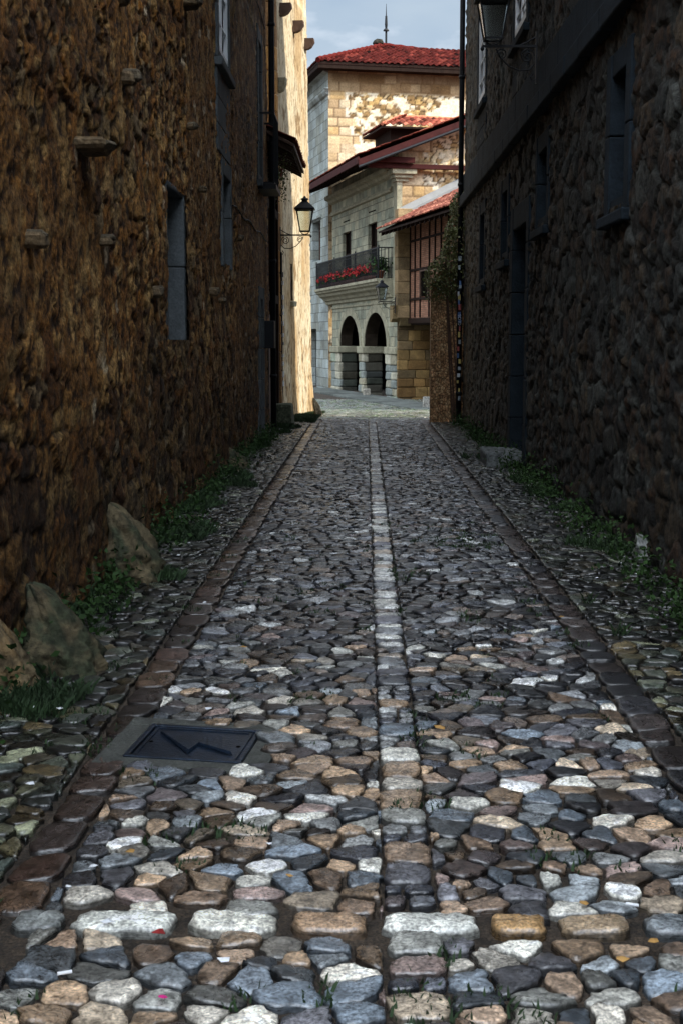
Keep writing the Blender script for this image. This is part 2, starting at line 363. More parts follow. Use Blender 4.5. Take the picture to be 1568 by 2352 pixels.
def stone(poly, gap, h, col, N=16, base=0.0, tilt=.006, rough=.06, flat=.5):
    global ST_N
    p = np.array(poly); c = p.mean(0)
    # trim by gap
    q = c + (p - c) * np.clip(1 - gap / np.maximum(np.linalg.norm(p - c, axis=1), 1e-4), .3, 1)[:, None]
    for _ in range(1):                   # corner cutting
        nx = np.roll(q, -1, 0); q = np.stack([q * .84 + nx * .16, q * .16 + nx * .84], 1).reshape(-1, 2)
    seg = np.linalg.norm(np.roll(q, -1, 0) - q, axis=1); L = np.concatenate([[0], np.cumsum(seg)])
    t = np.linspace(0, L[-1], N, endpoint=False); qq = np.vstack([q, q[:1]])
    o = np.stack([np.interp(t, L, qq[:, 0]), np.interp(t, L, qq[:, 1])], 1)
    rad = np.linalg.norm(o - c, axis=1)
    if rough > .07: o = c + (o - c) * (1 + .07 * np.sin(np.arange(N) * 2 * math.pi / N * 3 + random.uniform(0, 6)))[:, None]
    if rad.mean() < .016: return
    o = c + (o - c) * (1 + rng.normal(0, rough, N) * .5)[:, None]
    tx, ty = rng.normal(0, tilt, 2) / max(rad.mean(), .03)
    V = []
    for s_, hz in ((1.0, -.75), (.99, .35), (.945, .82), (.80, 1.0), (.42, 1.03)):
        r = c + (o - c) * s_
        z = base + h * hz + (tx * (r[:, 0] - c[0]) + ty * (r[:, 1] - c[1])) * .6 + (rng.normal(0, h * .11, N) if s_ < .98 else 0)
        if s_ == 1.0: z = np.full(N, base - .05)
        V.append(np.column_stack([r, z]))
    V.append(np.array([[c[0], c[1], base + h * (1.0 + rng.normal(0, .08))]]))
    V = np.vstack(V); V[:, 2] += gz(V[:, 0], V[:, 1])
    k = np.arange(N); k1 = (k + 1) % N
    F = [np.stack([a * N + k, a * N + k1, (a + 1) * N + k1, (a + 1) * N + k], -1) for a in range(4)]
    last = np.full(N, 5 * N); F.append(np.stack([4 * N + k, 4 * N + k1, last, last], -1))
    F = np.vstack(F) + ST_N
    ST_V.append(V); ST_F.append(F); ring_tone = np.ones(len(V)); ring_tone[:N] = .08; ring_tone[N:2 * N] = .22; ring_tone[2 * N:3 * N] = .75  # side rings of each stone darker than its top
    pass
    ST_C.append(np.tile(col, (len(V), 1)) * (1 + rng.normal(0, .14, (len(V), 1))) * ring_tone[:, None]); ST_N += len(V)
def flush(name, m):
    global ST_V, ST_F, ST_C, ST_N
    V = np.vstack(ST_V); F = np.vstack(ST_F); Cc = np.clip(np.vstack(ST_C), .004, .9)
    tri = F[:, 2] == F[:, 3]
    me = bpy.data.meshes.new(name); f = [tuple(r) for r in F[~tri].tolist()] + [tuple(r[:3]) for r in F[tri].tolist()]
    me.from_pydata(V.tolist(), [], f); me.polygons.foreach_set('use_smooth', np.ones(len(me.polygons), dtype=bool))
    a = me.color_attributes.new('Col', 'FLOAT_COLOR', 'POINT'); c = np.ones((len(V), 4), dtype=np.float32); c[:, :3] = Cc; a.data.foreach_set('color', c.ravel())
    ST_V, ST_F, ST_C, ST_N = [], [], [], 0
    return link(name, me, m, None)
PALN = [(.31, .22, .145), (.21, .145, .10), (.12, .14, .16), (.20, .22, .23), (.30, .30, .27), (.70, .68, .60), (.42, .34, .25), (.10, .10, .11), (.23, .17, .15), (.36, .25, .16), (.15, .18, .21), (.52, .48, .41), (.28, .2, .14)]
PALF = [(.15, .16, .18), (.08, .085, .10), (.26, .27, .28), (.12, .10, .10), (.42, .43, .42), (.06, .065, .08), (.15, .12, .10)]
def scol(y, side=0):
    t = min(max((y - 3.8) / 4.0, 0), 1)  # near stones lighter, farther ones darker: alley brightness put into stone colour
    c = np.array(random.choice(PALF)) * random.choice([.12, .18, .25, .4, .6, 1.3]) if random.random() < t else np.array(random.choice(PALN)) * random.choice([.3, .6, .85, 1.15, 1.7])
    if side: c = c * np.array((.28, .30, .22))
    return c
# the hatch: corners read off the photo
hc = [onground(*p) for p in ((338, 1668), (585, 1688), (565, 1762), (305, 1745))]
HCx = sum(p.x for p in hc) / 4; HCy = sum(p.y for p in hc) / 4
ex = ((hc[1] - hc[0]) + (hc[2] - hc[3])) / 2; HW = ex.length; HA = math.radians(-6)
ey = ((hc[0] - hc[3]) + (hc[1] - hc[2])) / 2; HD = abs(ey.x * -math.sin(HA) + ey.y * math.cos(HA))
def in_hatch(x, y):
    a = (x - HCx) * math.cos(HA) + (y - HCy) * math.sin(HA); b = -(x - HCx) * math.sin(HA) + (y - HCy) * math.cos(HA)
    return abs(a) < HW / 2 + .075 and abs(b) < HD / 2 + .07
SLAB_Y = onground(500, 2128).y
def in_slab(x, y): return abs(y - SLAB_Y) < .092 and x > -1.5
wf = lambda y: .128 if y < 4.6 else .135
df = lambda y: .094 if y < 4.6 else .090
KL, KR, MC = -.99, 1.19, .13
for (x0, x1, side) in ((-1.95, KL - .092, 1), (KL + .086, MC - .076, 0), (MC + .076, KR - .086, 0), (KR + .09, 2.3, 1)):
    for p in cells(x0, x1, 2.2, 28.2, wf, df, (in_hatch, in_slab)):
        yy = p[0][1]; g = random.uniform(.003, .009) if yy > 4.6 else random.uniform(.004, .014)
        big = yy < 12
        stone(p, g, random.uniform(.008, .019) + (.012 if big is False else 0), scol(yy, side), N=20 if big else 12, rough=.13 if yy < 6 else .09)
def strip(xc, wd, lens, cols, y0, y1, h=.026, wig=.008, mid=False):
    y = y0
    while y < y1:
        L = random.uniform(*lens)
        if mid and random.random() < .3:
            L = random.uniform(.07, .1); k_ = random.uniform(-.02, .02)
            for (u0, u1) in ((xc - wd / 2, xc + k_), (xc + k_, xc + wd / 2)): stone([(u0, y), (u1, y + .01), (u1, y + L), (u0, y + L - .01)], .006, h * .8, np.array(random.choice(PALF)) * random.uniform(.5, 1.2), N=14, tilt=.004)
            y += L; continue
        if not (in_hatch(xc, y + L / 2) or in_slab(xc, y + L / 2)):
            x0, x1 = xc - wd / 2, xc + wd / 2; j = lambda: random.uniform(-wig, wig)
            wob = 0
            stone([(x0 - .004 + j() + wob, y + j()), (x1 + j() + wob, y + j()), (x1 + j() + wob, y + L + j()), (x0 + j() + wob, y + L + j())], .010, h * random.uniform(.7, 1.3), (np.array(random.choice(PALN)) if mid and y < 6 else np.array(random.choice(cols[:2] if mid and 6.5 < y < 14 and random.random() < .6 else cols)) * (random.uniform(.9, 1.5) if mid and 6.5 < y < 14 else random.uniform(.35, .85 if mid else 1.1))), N=22, tilt=.004, rough=.065)
        y += L
strip(KL, .165, (.18, .36), [(.075, .045, .035), (.055, .037, .03), (.042, .032, .029), (.10, .062, .04)], 2.2, 28, .012, .02)
strip(KR, .165, (.2, .36), [(.06, .046, .042), (.040, .040, .045), (.08, .065, .06)], 2.2, 28, .012, .02)
strip(MC, .155, (.11, .2), [(.60, .60, .55), (.42, .42, .40), (.22, .23, .24), (.30, .25, .2), (.5, .49, .45), (.16, .17, .19), (.12, .12, .14), (.2, .16, .12)], 2.2, 28, .018, .016, True)
x = -1.45
for L, c in ((.2, (.2, .2, .22)), (.22, (.25, .17, .12)), (.15, (.2, .21, .2)), (.30, (.78, .78, .70)), (.25, (.84, .81, .70)), (.22, (.36, .24, .15)), (.27, (.66, .66, .6)), (.16, (.42, .26, .12)), (.2, (.34, .25, .16)), (.26, (.2, .22, .23)), (.2, (.3, .2, .12)), (.22, (.2, .2, .2))):
    # slab course read from x = 165 px
    if L == .30: x = onground(165, 2120).x
    stone([(x, SLAB_Y - .062), (x + L, SLAB_Y - .07), (x + L, SLAB_Y + .055), (x, SLAB_Y + .068)], .008, .024, np.array(c), N=24, tilt=.004); x += L + .028
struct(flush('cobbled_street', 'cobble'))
for p in cells(-4.2, 3.2, 28.2, 50, lambda y: .2, lambda y: .2):
    c = np.array(random.choice([(.20, .22, .19), (.13, .14, .13), (.27, .28, .24), (.09, .10, .09), (.17, .16, .13)])) * random.uniform(.8, 1.15)
    yy = p[0][1]; grey = .5 + .5 * math.sin(p[0][0] * 1.3 + yy * .4)
    if random.random() < .22: c = np.array((.07, .11, .04))
    stone(p, .016, .02, c, N=8)
struct(flush('cobbled_square', 'cobble'))
# flagstone path along the palace
# (built in the palace frame below)

# ---------------------------------------------------------------- rubble functions
def fn_left(seed=3):
    def f(U, Z):
        wu = U + .12 * (fbm(U * 3, Z * 3, 3, seed) - .5) * 2; wz = Z + .09 * (fbm(U * 3 + 9, Z * 3, 3, seed + 1) - .5) * 2
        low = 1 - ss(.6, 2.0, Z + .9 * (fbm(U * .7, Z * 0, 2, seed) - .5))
        a1, a2, ra, rb = worley(wu / .135, wz / .09, seed); b1, b2, rc, rd_ = worley(wu / .34, wz / .21, seed + 50)
        pick = ss(.53, .58, fbm(U * .9, Z * 1.1, 3, seed + 20) + .22 * low)
        gap = np.where(pick > .5, b2 - b1, a2 - a1); r = np.where(pick > .5, rc, ra); r2 = np.where(pick > .5, rd_, rb)
        e = ss(.02, .14, gap)
        rend = ss(.46, .56, fbm(U * 1.3 + 5, Z * 1.0, 4, seed + 30, .6) - .10 * low)     # where the old render still clings
        fb = fbm(U * 14, Z * 14, 5, seed + 2, .65); big = fbm(U * .8, Z * .8, 3, seed + 3)
        h = .030 * e * (.25 + .75 * r2) * (1 - .65 * rend) + .036 * (fb - .5) + .07 * (big - .5) + .012 * rend
        base = pal(r, [(.30, .145, .035), (.40, .23, .075), (.16, .075, .02), (.46, .30, .12), (.22, .10, .03), (.10, .05, .018), (.34, .16, .03), (.26, .20, .12)])
        c = mixc(base, (.30, .155, .042), rend * .7)
        c = mixc(c, (.022, .011, .004), (1 - e) * (1 - rend * .6) * .9)
        c = mixc(c, (.045, .022, .008), 1 - ss(.36, .48, fb))
        c = mixc(c, (.55, .40, .19), ss(.58, .68, fbm(U * 8, Z * 6, 4, seed + 8, .6)) * .65)
        c = mixc(c, (.60, .55, .45), ss(.975, .99, H(np.floor(wu / .12), np.floor(wz / .1), seed + 77)) * e)
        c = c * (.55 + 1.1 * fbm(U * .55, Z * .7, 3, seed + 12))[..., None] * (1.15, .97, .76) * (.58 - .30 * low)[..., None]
        return h, c
    return f
def fn_right(seed=21):
    def f(U, Z):
        wu = U + .10 * (fbm(U * 4, Z * 4, 3, seed) - .5) * 2; wz = Z + .07 * (fbm(U * 4 + 9, Z * 4, 3, seed + 1) - .5) * 2
        a1, a2, ra, rb = worley(wu / .19, wz / .12, seed); b1, b2, rc, rd_ = worley(wu / .42, wz / .24, seed + 50)
        big = fbm(U * .7, Z * .9, 3, seed + 20) > .52
        gap = np.where(big, b2 - b1, a2 - a1); r = np.where(big, rc, ra); r2 = np.where(big, rd_, rb)
        e = ss(.05, .17, gap); fb = fbm(U * 14, Z * 14, 5, seed + 2, .65)
        h = .04 * e * (.2 + .8 * r2) + .030 * (fb - .5) + .03 * (fbm(U * 2, Z * 2, 3, seed + 60) - .5)
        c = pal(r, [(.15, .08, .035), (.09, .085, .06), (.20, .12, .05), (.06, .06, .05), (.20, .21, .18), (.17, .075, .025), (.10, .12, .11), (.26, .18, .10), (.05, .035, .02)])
        c = mixc(c, (.075, .085, .07), 1 - e)
        c = mixc(c, (.012, .009, .007), 1 - ss(.36, .47, fb))
        c = mixc(c, (.30, .31, .28), ss(.60, .68, fbm(U * 9, Z * 7, 4, seed + 8, .6)) * .7)
        c = c * (.45 + 1.1 * fbm(U * .6, Z * .8, 3, seed + 12))[..., None]
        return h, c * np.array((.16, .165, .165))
    return f
def fn_plaster(seed=41):
    def f(U, Z):
        st = fbm(U * 16, Z * 5, 4, seed, .6); big = fbm(U * 1.2, Z * .6, 3, seed + 2)
        pits = ss(.54, .62, fbm(U * 14, Z * 5, 4, seed + 5, .65))
        low = 1 - ss(.2, 3.2, Z)
        h = .02 * (st - .5) - .018 * pits + .03 * (big - .5)
        c = mixc(np.ones(U.shape + (3,)) * (.52, .45, .32), (.38, .26, .13), ss(.40, .70, big) * .85)
        c = mixc(c, (.10, .055, .022), pits * (.65 + .3 * low)); c = mixc(c, (.34, .22, .10), ss(.5, .65, fbm(U * 9, Z * 5, 3, seed + 9)) * (.22 + .5 * low))
        # patches where the render has fallen
        c = mixc(c, (.22, .15, .08), ss(.69, .74, fbm(U * 2.2, Z * 1.6, 4, seed + 14)))
        return h, c
    return f
def ashlar(U, Z, bh, bw, seed):
    row = np.floor(Z / bh + .25 * (vnoise(U * .8, Z * 0, seed) - .5)); off = H(row, row * 0, seed) * bw * 3
    w_ = bw * (.75 + .6 * H(row, row * 0 + 3, seed)); col = np.floor((U + off) / w_)
    fu = ((U + off) / w_ - col) * w_; fz = (Z / bh + .25 * (vnoise(U * .8, Z * 0, seed) - .5) - row) * bh
    e = np.minimum(np.minimum(fu, w_ - fu), np.minimum(fz, bh - fz))
    return H(row, col, seed + 4), ss(.005, .035, e)
OCH = [(.38, .28, .16), (.34, .24, .13), (.42, .31, .18), (.29, .20, .11), (.39, .30, .19), (.44, .35, .23), (.33, .22, .10)]
def fn_tower(quoin=1.15, top0=12.15, seed=61):
    def f(U, Z):
        r, e = ashlar(U, Z, .38, .55, seed)
        ca = mixc(pal(r, OCH) * 1.25, (.17, .11, .06), 1 - e)
        wu = U + .1 * (fbm(U * 3, Z * 3, 3, seed) - .5); f1, f2, rr, r2 = worley(wu / .30, Z / .2, seed + 2)
        er = ss(.02, .2, f2 - f1)
        crb = mixc(pal(rr, [(.40, .26, .10), (.26, .16, .065), (.5, .36, .19), (.18, .11, .05), (.62, .52, .36)]), (.07, .045, .02), 1 - er)
        pl = ss(.49, .56, fbm(U * 1.5 + 3, Z * 1.9, 5, seed + 5, .68) + .10 * ss(3, 6, U) - .05)
        crb = mixc(crb * 1.0, (.66, .57, .41), pl)
        edge = quoin + .35 * (np.floor(Z / .38) % 2) - .3 + .5 * ss(12.5, 9.5, Z) + .3 * (vnoise(Z * 2, Z * 0, 5) - .5)
        q = ss(0, .06, edge - U); q = np.maximum(q, ss(0, .08, Z - top0))
        c = crb + (ca - crb) * q[..., None]
        lnk = np.abs(edge - U) < .07
        c = np.where((lnk & (Z < top0 - .1))[..., None], np.array((.62, .56, .44)), c)
        c = mixc(c, (.15, .085, .035), ss(0, .1, Z - top0) * .8 * (.6 + .6 * r))  # brown stained top courses, with eave shade also put into the colour
        h = q * .02 * e + (1 - q) * (.05 * er * r2 * (1 - pl) + .03 * pl)
        return h, c * (.8 + .4 * fbm(U * 1.2, Z * 1.2, 3, 8))[..., None]
    return f

# ---------------------------------------------------------------- windows set into the alley walls (local frame: wall plane x = 0, o = outward sign)
def alley_window(house, o, y0, y1, z0, z1, jw=.16, frame='white', bars=(1, 2), depth=.22, apron=0, sill=True, lint=.2, pane='pane', jm='jamb', proud=.035, sm=.12):
    w_ = MB()
    X = lambda a, b: (min(o * a, o * b), max(o * a, o * b))
    g = .004
    for (a, b, c, d) in ((y0 - jw, y0, z0 - sm, z1 + lint), (y1, y1 + jw, z0 - sm, z1 + lint)):
        nb = max(2, int((d - c) / .5)); zz = np.linspace(c, d, nb + 1)
        for k in range(nb):
            w_.block(*X(-depth, proud + random.uniform(0, .006)), a, b, zz[k] + g, zz[k + 1] - g, .012, .003)
    w_.block(*X(-depth, proud - .004), y0 + .002, y1 - .002, z1 + .002, z1 + lint, .012, .003)
    w_.build('window_surround', jm, house)
    if sill:
        MB().block(*X(-depth, proud + .06), y0 - jw - .03, y1 + jw + .03, z0 - sm - .1, z0 - sm - .002, .015, .004).build('window_sill', jm, house)
        MB().box(*X(-depth, proud - .01), y0 + .001, y1 - .001, z0 - sm, z0).build('window_sill', jm, house)
    if apron:
        a_ = MB(); zz = np.linspace(z0 - sm - .105 - apron, z0 - sm - .105, 4)
        for k in range(3): a_.block(*X(-.1, proud - .008), y0 - jw * .9, y1 + jw * .9, zz[k] + .003, zz[k + 1] - .003, .01, .003)
        a_.build('apron', jm, house)
    wd = MB(); t = .075 if frame == 'white' else .05; xf = X(-depth + .02, -depth + .07)
    wd.box(*xf, y0, y0 + t, z0, z1); wd.box(*xf, y1 - t, y1, z0, z1); wd.box(*xf, y0 + t, y1 - t, z1 - t, z1); wd.box(*xf, y0 + t, y1 - t, z0, z0 + t)
    xb = X(-depth + .03, -depth + .06)
    for k in range(1, bars[0] + 1):
        yc = y0 + (y1 - y0) * k / (bars[0] + 1); wd.box(*xb, yc - .014, yc + .014, z0 + t, z1 - t)
    for k in range(1, bars[1] + 1):
        zc = z0 + (z1 - z0) * k / (bars[1] + 1); wd.box(*X(-depth + .034, -depth + .056), y0 + t, y1 - t, zc - .011, zc + .011)
    win = wd.build('window', frame, house)
    MB().box(*X(-depth + .004, -depth + .012), y0, y1, z0, z1).build('pane', pane, win)
    return (y0 - jw * .5, y1 + jw * .5, z0 - sm * .5, z1 + lint * .5)
def shell(parent, x0, x1, y0, y1, z1, m='rubbleR'):
    b = MB(); col = (.12, .09, .06)
    b.box(x0, x1, y0, y0 + .3, -.6, z1, col); b.box(x0, x1, y1 - .3, y1, -.6, z1, col)
    return b.build('outer_walls', m, parent)
def rockmb(cx, cy, cz, sx, sy, sz, seed, n=14, m_=16, lean=(0, 0), cols=((.16, .13, .08), (.10, .11, .06))):
    vs = []; fs = []; cs = []
    th = np.linspace(0, math.pi, n); ph = np.linspace(0, 2 * math.pi, m_, endpoint=False)
    T, P = np.meshgrid(th, ph, indexing='ij')
    nx, ny, nz = np.sin(T) * np.cos(P), np.sin(T) * np.sin(P), np.cos(T)
    d = np.ones(T.shape)
    r_ = np.random.default_rng(seed)
    for k in range(14):                  # planar facets cut the ellipsoid
        v = r_.normal(size=3); v /= np.linalg.norm(v); dd = r_.uniform(.62, .88)
        dot = nx * v[0] + ny * v[1] + nz * v[2]
        d = np.where(dot > .05, np.minimum(d, dd / np.maximum(dot, .05)), d)
    d = d * (1 + .12 * (fbm(P * 2 + nz * 3, T * 3, 3, seed) - .5))
    d[:, :] = d
    x = nx * d * sx; y = ny * d * sy; z = nz * d * sz
    k = (z + sz) / (2 * sz)
    x = x + lean[0] * k; y = y + lean[1] * k
    V = np.stack([x + cx, y + cy, z + cz], -1).reshape(-1, 3)
    F = [(a * m_ + b, a * m_ + (b + 1) % m_, (a + 1) * m_ + (b + 1) % m_, (a + 1) * m_ + b) for a in range(n - 1) for b in range(m_)]
    q = ss(.35, .65, fbm(P * 3, T * 5, 3, seed + 3)).reshape(-1)[:, None]
    Cc = np.array(cols[0]) * (1 - q) + np.array(cols[1]) * q
    return V, F, Cc

# ---------------------------------------------------------------- LEFT: long rubble house
LX = -1.75; LEND = 24.5
def yl(px): return LX * F_PX / (px - VX)          # depth along the left wall of a photo column
def yr(px):                                       # depth along the right wall
    k = (px - VX) / F_PX; return 2.165 / (k + .0094)
def zat(px, py, Y): return at(px, py, Y).z
lh = thing('stone_house', 'long brown rubble house along the left side of the alley, rough and windowed', 'house', (LX, 0, 0))
L = []
y0, y1 = yl(388), yl(424)
L.append(alley_window(lh, 1, y0, y1 + .05, zat(405, 778, y0), zat(405, 425, y0), .13, 'jamb', (0, 0), .30, sill=False, lint=.06, pane='jamb', proud=.012, sm=.02))
y0, y1 = yl(506), yl(529)
L.append(alley_window(lh, 1, y0, y1, zat(518, 110, y0), zat(518, 110, y0) + 1.5, .16, 'white', (1, 3), .05, apron=.95))
y0, y1 = yl(514), yl(530)
L.append(alley_window(lh, 1, y0, y1, zat(522, 590, y0), zat(522, 400, y0), .14, 'wood', (1, 2), .2, sill=False))
y0, y1 = yl(596), yl(603)
L.append(alley_window(lh, 1, y0, y1, .1, 2.3, .2, 'timber', (0, 1), .2, sill=False, pane='timber'))
L.append(alley_window(lh, 1, y0, y1, 4.3, 6.4, .2, 'timber', (1, 2), .2, sill=True))
us = steps(1.0, LEND, lambda u: .018 + .0019 * max(u, 5)); zs = np.concatenate([steps(-.1, 5.2, lambda z: .026), steps(5.24, 8.2, lambda z: .045), np.linspace(8.4, 12.5, 8)])
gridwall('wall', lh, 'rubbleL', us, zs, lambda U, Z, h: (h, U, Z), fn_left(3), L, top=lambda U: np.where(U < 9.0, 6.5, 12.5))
mbx = MB(); mbx.box(-6, 0, 1.0, 1.02, -.6, 6.5, (.2, .12, .05)); mbx.box(-6, 0, 9.0, 9.02, 6.4, 12.5, (.2, .12, .05)); mbx.box(-6, -.04, LEND - .02, LEND, -.6, 12.5, (.2, .12, .05)); mbx.box(-6.3, -6, 1, 9, -.6, 6.5, (.2, .12, .05)); mbx.box(-6.3, -6, 9, LEND, -.6, 12.5, (.2, .12, .05)); mbx.box(-.36, -.34, 1.05, 9.0, -.6, 6.4, (.05, .03, .02)); mbx.box(-.36, -.34, 9.03, LEND - .05, -.6, 12.4, (.05, .03, .02))
mbx.build('outer_walls', 'rubbleL', lh)
MB().extrude_y([(1.3, 12.5), (1.3, 12.62), (-3.1, 13.9), (-6.5, 12.6), (-6.5, 12.5)], 8.95, LEND).extrude_y([(.15, 6.5), (.15, 6.6), (-3.1, 7.4), (-6.5, 6.6), (-6.5, 6.5)], .9, 8.94).build('roof', 'redboard', lh)  # unseen roofs shaped for light: low near the camera, deep far eaves darken alley
# stones left sticking out of the wall
for k, (px, py, w_, h_, pr) in enumerate(((290, 182, .17, .11, .16), (196, 338, .34, .06, .22), (70, 548, .13, .09, .13), (237, 553, .11, .07, .12), (352, 672, .16, .10, .12), (485, 672, .16, .09, .12), (505, 690, .1, .06, .1), (430, 4, .26, .12, .2), (280, 4, .12, .05, .12), (438, 292, .12, .08, .12), (464, 435, .12, .06, .1), (545, 548, .14, .08, .12))):
    Y = yl(px); z = zat(px, py, Y)
    b = MB(); k_ = random.uniform(.75, 1.1)
    b.block(-.05, pr * .8, Y - w_ / 2, Y + w_ / 2, z - h_ * .45, z + h_ * .45, .02, .018, np.array((.11, .075, .04)) * k_, 1)
    b.block(-.05, pr * .95, Y - w_ * .38, Y + w_ * .30, z - h_ * .2, z + h_ * .52, .02, .018, np.array((.09, .07, .045)) * k_, 1)
    b.build('projecting_stone', 'rock', lh)
# iron window cage, meter box and downpipe near the far end
b = MB(); Yc = yl(602)
for yy in np.linspace(Yc - .5, Yc + .55, 9): b.tube([(.26, yy, 4.15), (.26, yy, 5.25)], .011, 6)
for z in (4.15, 5.25): b.box(.245, .275, Yc - .52, Yc + .57, z - .015, z + .015); b.box(0, .27, Yc - .535, Yc - .505, z - .015, z + .015); b.box(0, .27, Yc + .545, Yc + .575, z - .015, z + .015)
b.box(0, .3, Yc - .55, Yc + .6, 4.05, 4.13)
b.build('iron_balcony', 'iron', lh)
mbm = MB().block(.02, .2, 23.3, 23.65, zat(618, 800, 23.5), zat(618, 737, 23.5), .012, .001); mbm.build('meter_box', 'iron', lh)
dp = MB(); dp.tube([(.12, 24.25, -.02), (.12, 24.25, 12.4)], .052, 12)
for z in (1.0, 3.0, 5.0, 7.0, 9.0): dp.lathe([(.062, z - .03), (.066, z), (.062, z + .03)], .12, 24.25, 12)
dp.build('drainpipe', 'iron', lh, True)
for z in (3.35, 6.9):
    cb = MB(); cb.tube([(.03, 18 + t, z + .03 * math.sin(t * 3) - .0 * t) for t in np.linspace(0, 6, 14)], .012, 5); cb.build('cable', 'iron', lh)

# ---------------------------------------------------------------- LEFT: narrow brick house with tiled eave
bh = thing('brick_house', 'narrow red brick house under a small tiled eave, squeezed beyond the rubble house', 'house', (-1.80, 24.52, 0))
MB().box(-4.2, 0, 0, 3.45, -.3, 5.45).build('wall', 'brick', bh)
t_ = MB()
for yy in (.3, 1.25, 2.2, 3.2): t_.box(0, .05, yy - .09, yy + .09, 0, 5.2)
for z in (2.35, 4.0): t_.box(0.0, .047, .0, 3.4, z, z + .16)
t_.build('timber_frame', 'timber', bh)
MB().box(-.02, .03, .45, 1.1, 0, 2.1).build('door', 'wood', bh)

def tiles(name, parent, P0, U, Lu, Sv, Ls, keep=None, tw=.22, cs=.36, amp=.04, base=(.17, .045, .03), seed=0, under=True):
    P0 = np.array(P0, float); U = np.array(U, float); U /= np.linalg.norm(U); Sv = np.array(Sv, float); Sv /= np.linalg.norm(Sv)
    N = np.cross(U, Sv); N /= np.linalg.norm(N)
    if N[2] < 0: N = -N
    nt = max(1, int(round(Lu / tw))); nc = max(1, int(round(Ls / cs)))
    us = np.linspace(0, Lu, nt * 8 + 1); vs = []; hs = []; ci = []
    for c in range(nc):
        for t in (0.0, .5, .999): vs.append((c + t) * Ls / nc); hs.append(.03 * (1 - t)); ci.append(c)
    vs = np.array(vs); hs = np.array(hs); ci = np.array(ci)
    Ug, Vg = np.meshgrid(us, vs, indexing='ij')
    ph = Ug / Lu * nt; fr = ph - np.floor(ph); tid = np.floor(ph + .25)
    cg = np.broadcast_to(ci[None, :], Ug.shape)
    hgt = amp * (np.sin(2 * math.pi * ph) * .5 + .5) ** .7 + hs[None, :] + .012 * (H(tid, cg, seed) - .5) 
    jit = .03 * (H(tid, cg, seed + 2) - .5)
    Pp = P0 + Ug[..., None] * U + (Vg + jit)[..., None] * Sv + hgt[..., None] * N
    r = H(tid, cg, seed + 7)[..., None]; r2 = H(tid, cg, seed + 8)[..., None]
    col = np.array(base) * (.65 + .7 * r) + np.array(base) * (1.2, 1.8, 1.6) * (r2 > .88) - np.array(base) * .6 * (r2 < .12)
    col = col * np.where(hgt[..., None] < amp * .25, .6, 1)
    nu, nv = Ug.shape
    i, j = np.meshgrid(np.arange(nu - 1), np.arange(nv - 1), indexing='ij'); k = np.ones(i.shape, bool)
    if keep is not None: k = keep(Ug[:-1, :-1] + .01, Vg[:-1, :-1])
    i, j = i[k], j[k]
    f = np.stack([i * nv + j, (i + 1) * nv + j, (i + 1) * nv + j + 1, i * nv + j + 1], -1)
    o = mk(name, Pp.reshape(-1, 3), f, 'tile', parent, smooth=True, cols=col.reshape(-1, 3))
    sm = o.modifiers.new('thick', 'SOLIDIFY'); sm.thickness = .018; sm.offset = -1
    return o
ez, exx = 5.02, .58
tiles('roof', bh, (exx, -.45, ez), (0, 1, 0), 3.9, (-1, 0, .5), 1.5, tw=.2, seed=4)
s_ = MB()
s_.hexa([(exx - .02, -.42, ez - .09), (-.9, -.42, ez + .65), (exx - .02, 3.42, ez - .09), (-.9, 3.42, ez + .65), (exx - .02, -.42, ez - .03), (-.9, -.42, ez + .71), (exx - .02, 3.42, ez - .03), (-.9, 3.42, ez + .71)])
for yy in np.arange(-.3, 3.4, .45):
    s_.hexa([(exx - .06, yy, ez - .17), (-.05, yy, ez + .12), (exx - .06, yy + .08, ez - .17), (-.05, yy + .08, ez + .12), (exx - .06, yy, ez - .08), (-.05, yy, ez + .21), (exx - .06, yy + .08, ez - .08), (-.05, yy + .08, ez + .21)])
s_.build('eave_boards', 'wood', bh)

# ---------------------------------------------------------------- LEFT: sunlit rendered house
gA = -math.atan2(.45, 4.5)
ph_ = thing('rendered_house', 'tall sunlit house with pale pitted render, at the end of the left side', 'house', (-1.71, 28.0, 0), gA)
GL = math.hypot(.45, 4.5)
def yg(px):
    k = (px - VX) / F_PX; c, s = math.cos(gA), math.sin(gA)   # point = O + y*( -s, c)
    return (-1.71 - 28 * k) / (k * c + s)
ys = yg(675); zsl0, zsl1 = zat(675, 690, 28 + ys), zat(675, 606, 28 + ys)
holes = [(ys - .13, ys + .13, zsl0, zsl1)]
us = np.linspace(.0, GL, 120); zs = np.concatenate([steps(-.2, 9, lambda z: .05), np.linspace(9.2, 11.5, 8)])
gridwall('wall', ph_, 'plaster', us, zs, lambda U, Z, h: (h - .013 * Z + .02 * np.exp(-((Z) / .5) ** 2) * 2, U, Z), fn_plaster(), holes)
MB().box(-.25, -.06, ys - .2, ys + .2, zsl0 - .1, zsl1 + .1).build('slit_window', 'wood', ph_)
MB().block(-.08, .05, ys - .2, ys + .22, zsl0 - .13, zsl0 - .01, .02, .01).build('window_sill', 'trim', ph_)
q = MB(); z = -.2; k = 0
while z < 11.4:
    hh = random.uniform(.34, .46); q.block(-.62 - .2 * (k % 2) - .013 * z, -.0 - .013 * z + (0.004), -.035, .22, z + .004, z + hh - .004, .02, .004, random.choice([(.36, .19, .06), (.28, .14, .045), (.40, .24, .09), (.22, .12, .05)])); z += hh; k += 1
q.build('quoin', 'block', ph_)
MB().box(-4, -.16, 0, GL, -.6, 11.5, (.4, .3, .18)).build('outer_walls', 'plaster', ph_)
MB().extrude_y([(-.16, 11.5), (.1, 11.62), (-2.2, 12.5), (-4.4, 11.6), (-4, 11.5)], -.1, GL + .1).build('roof', 'redboard', ph_)
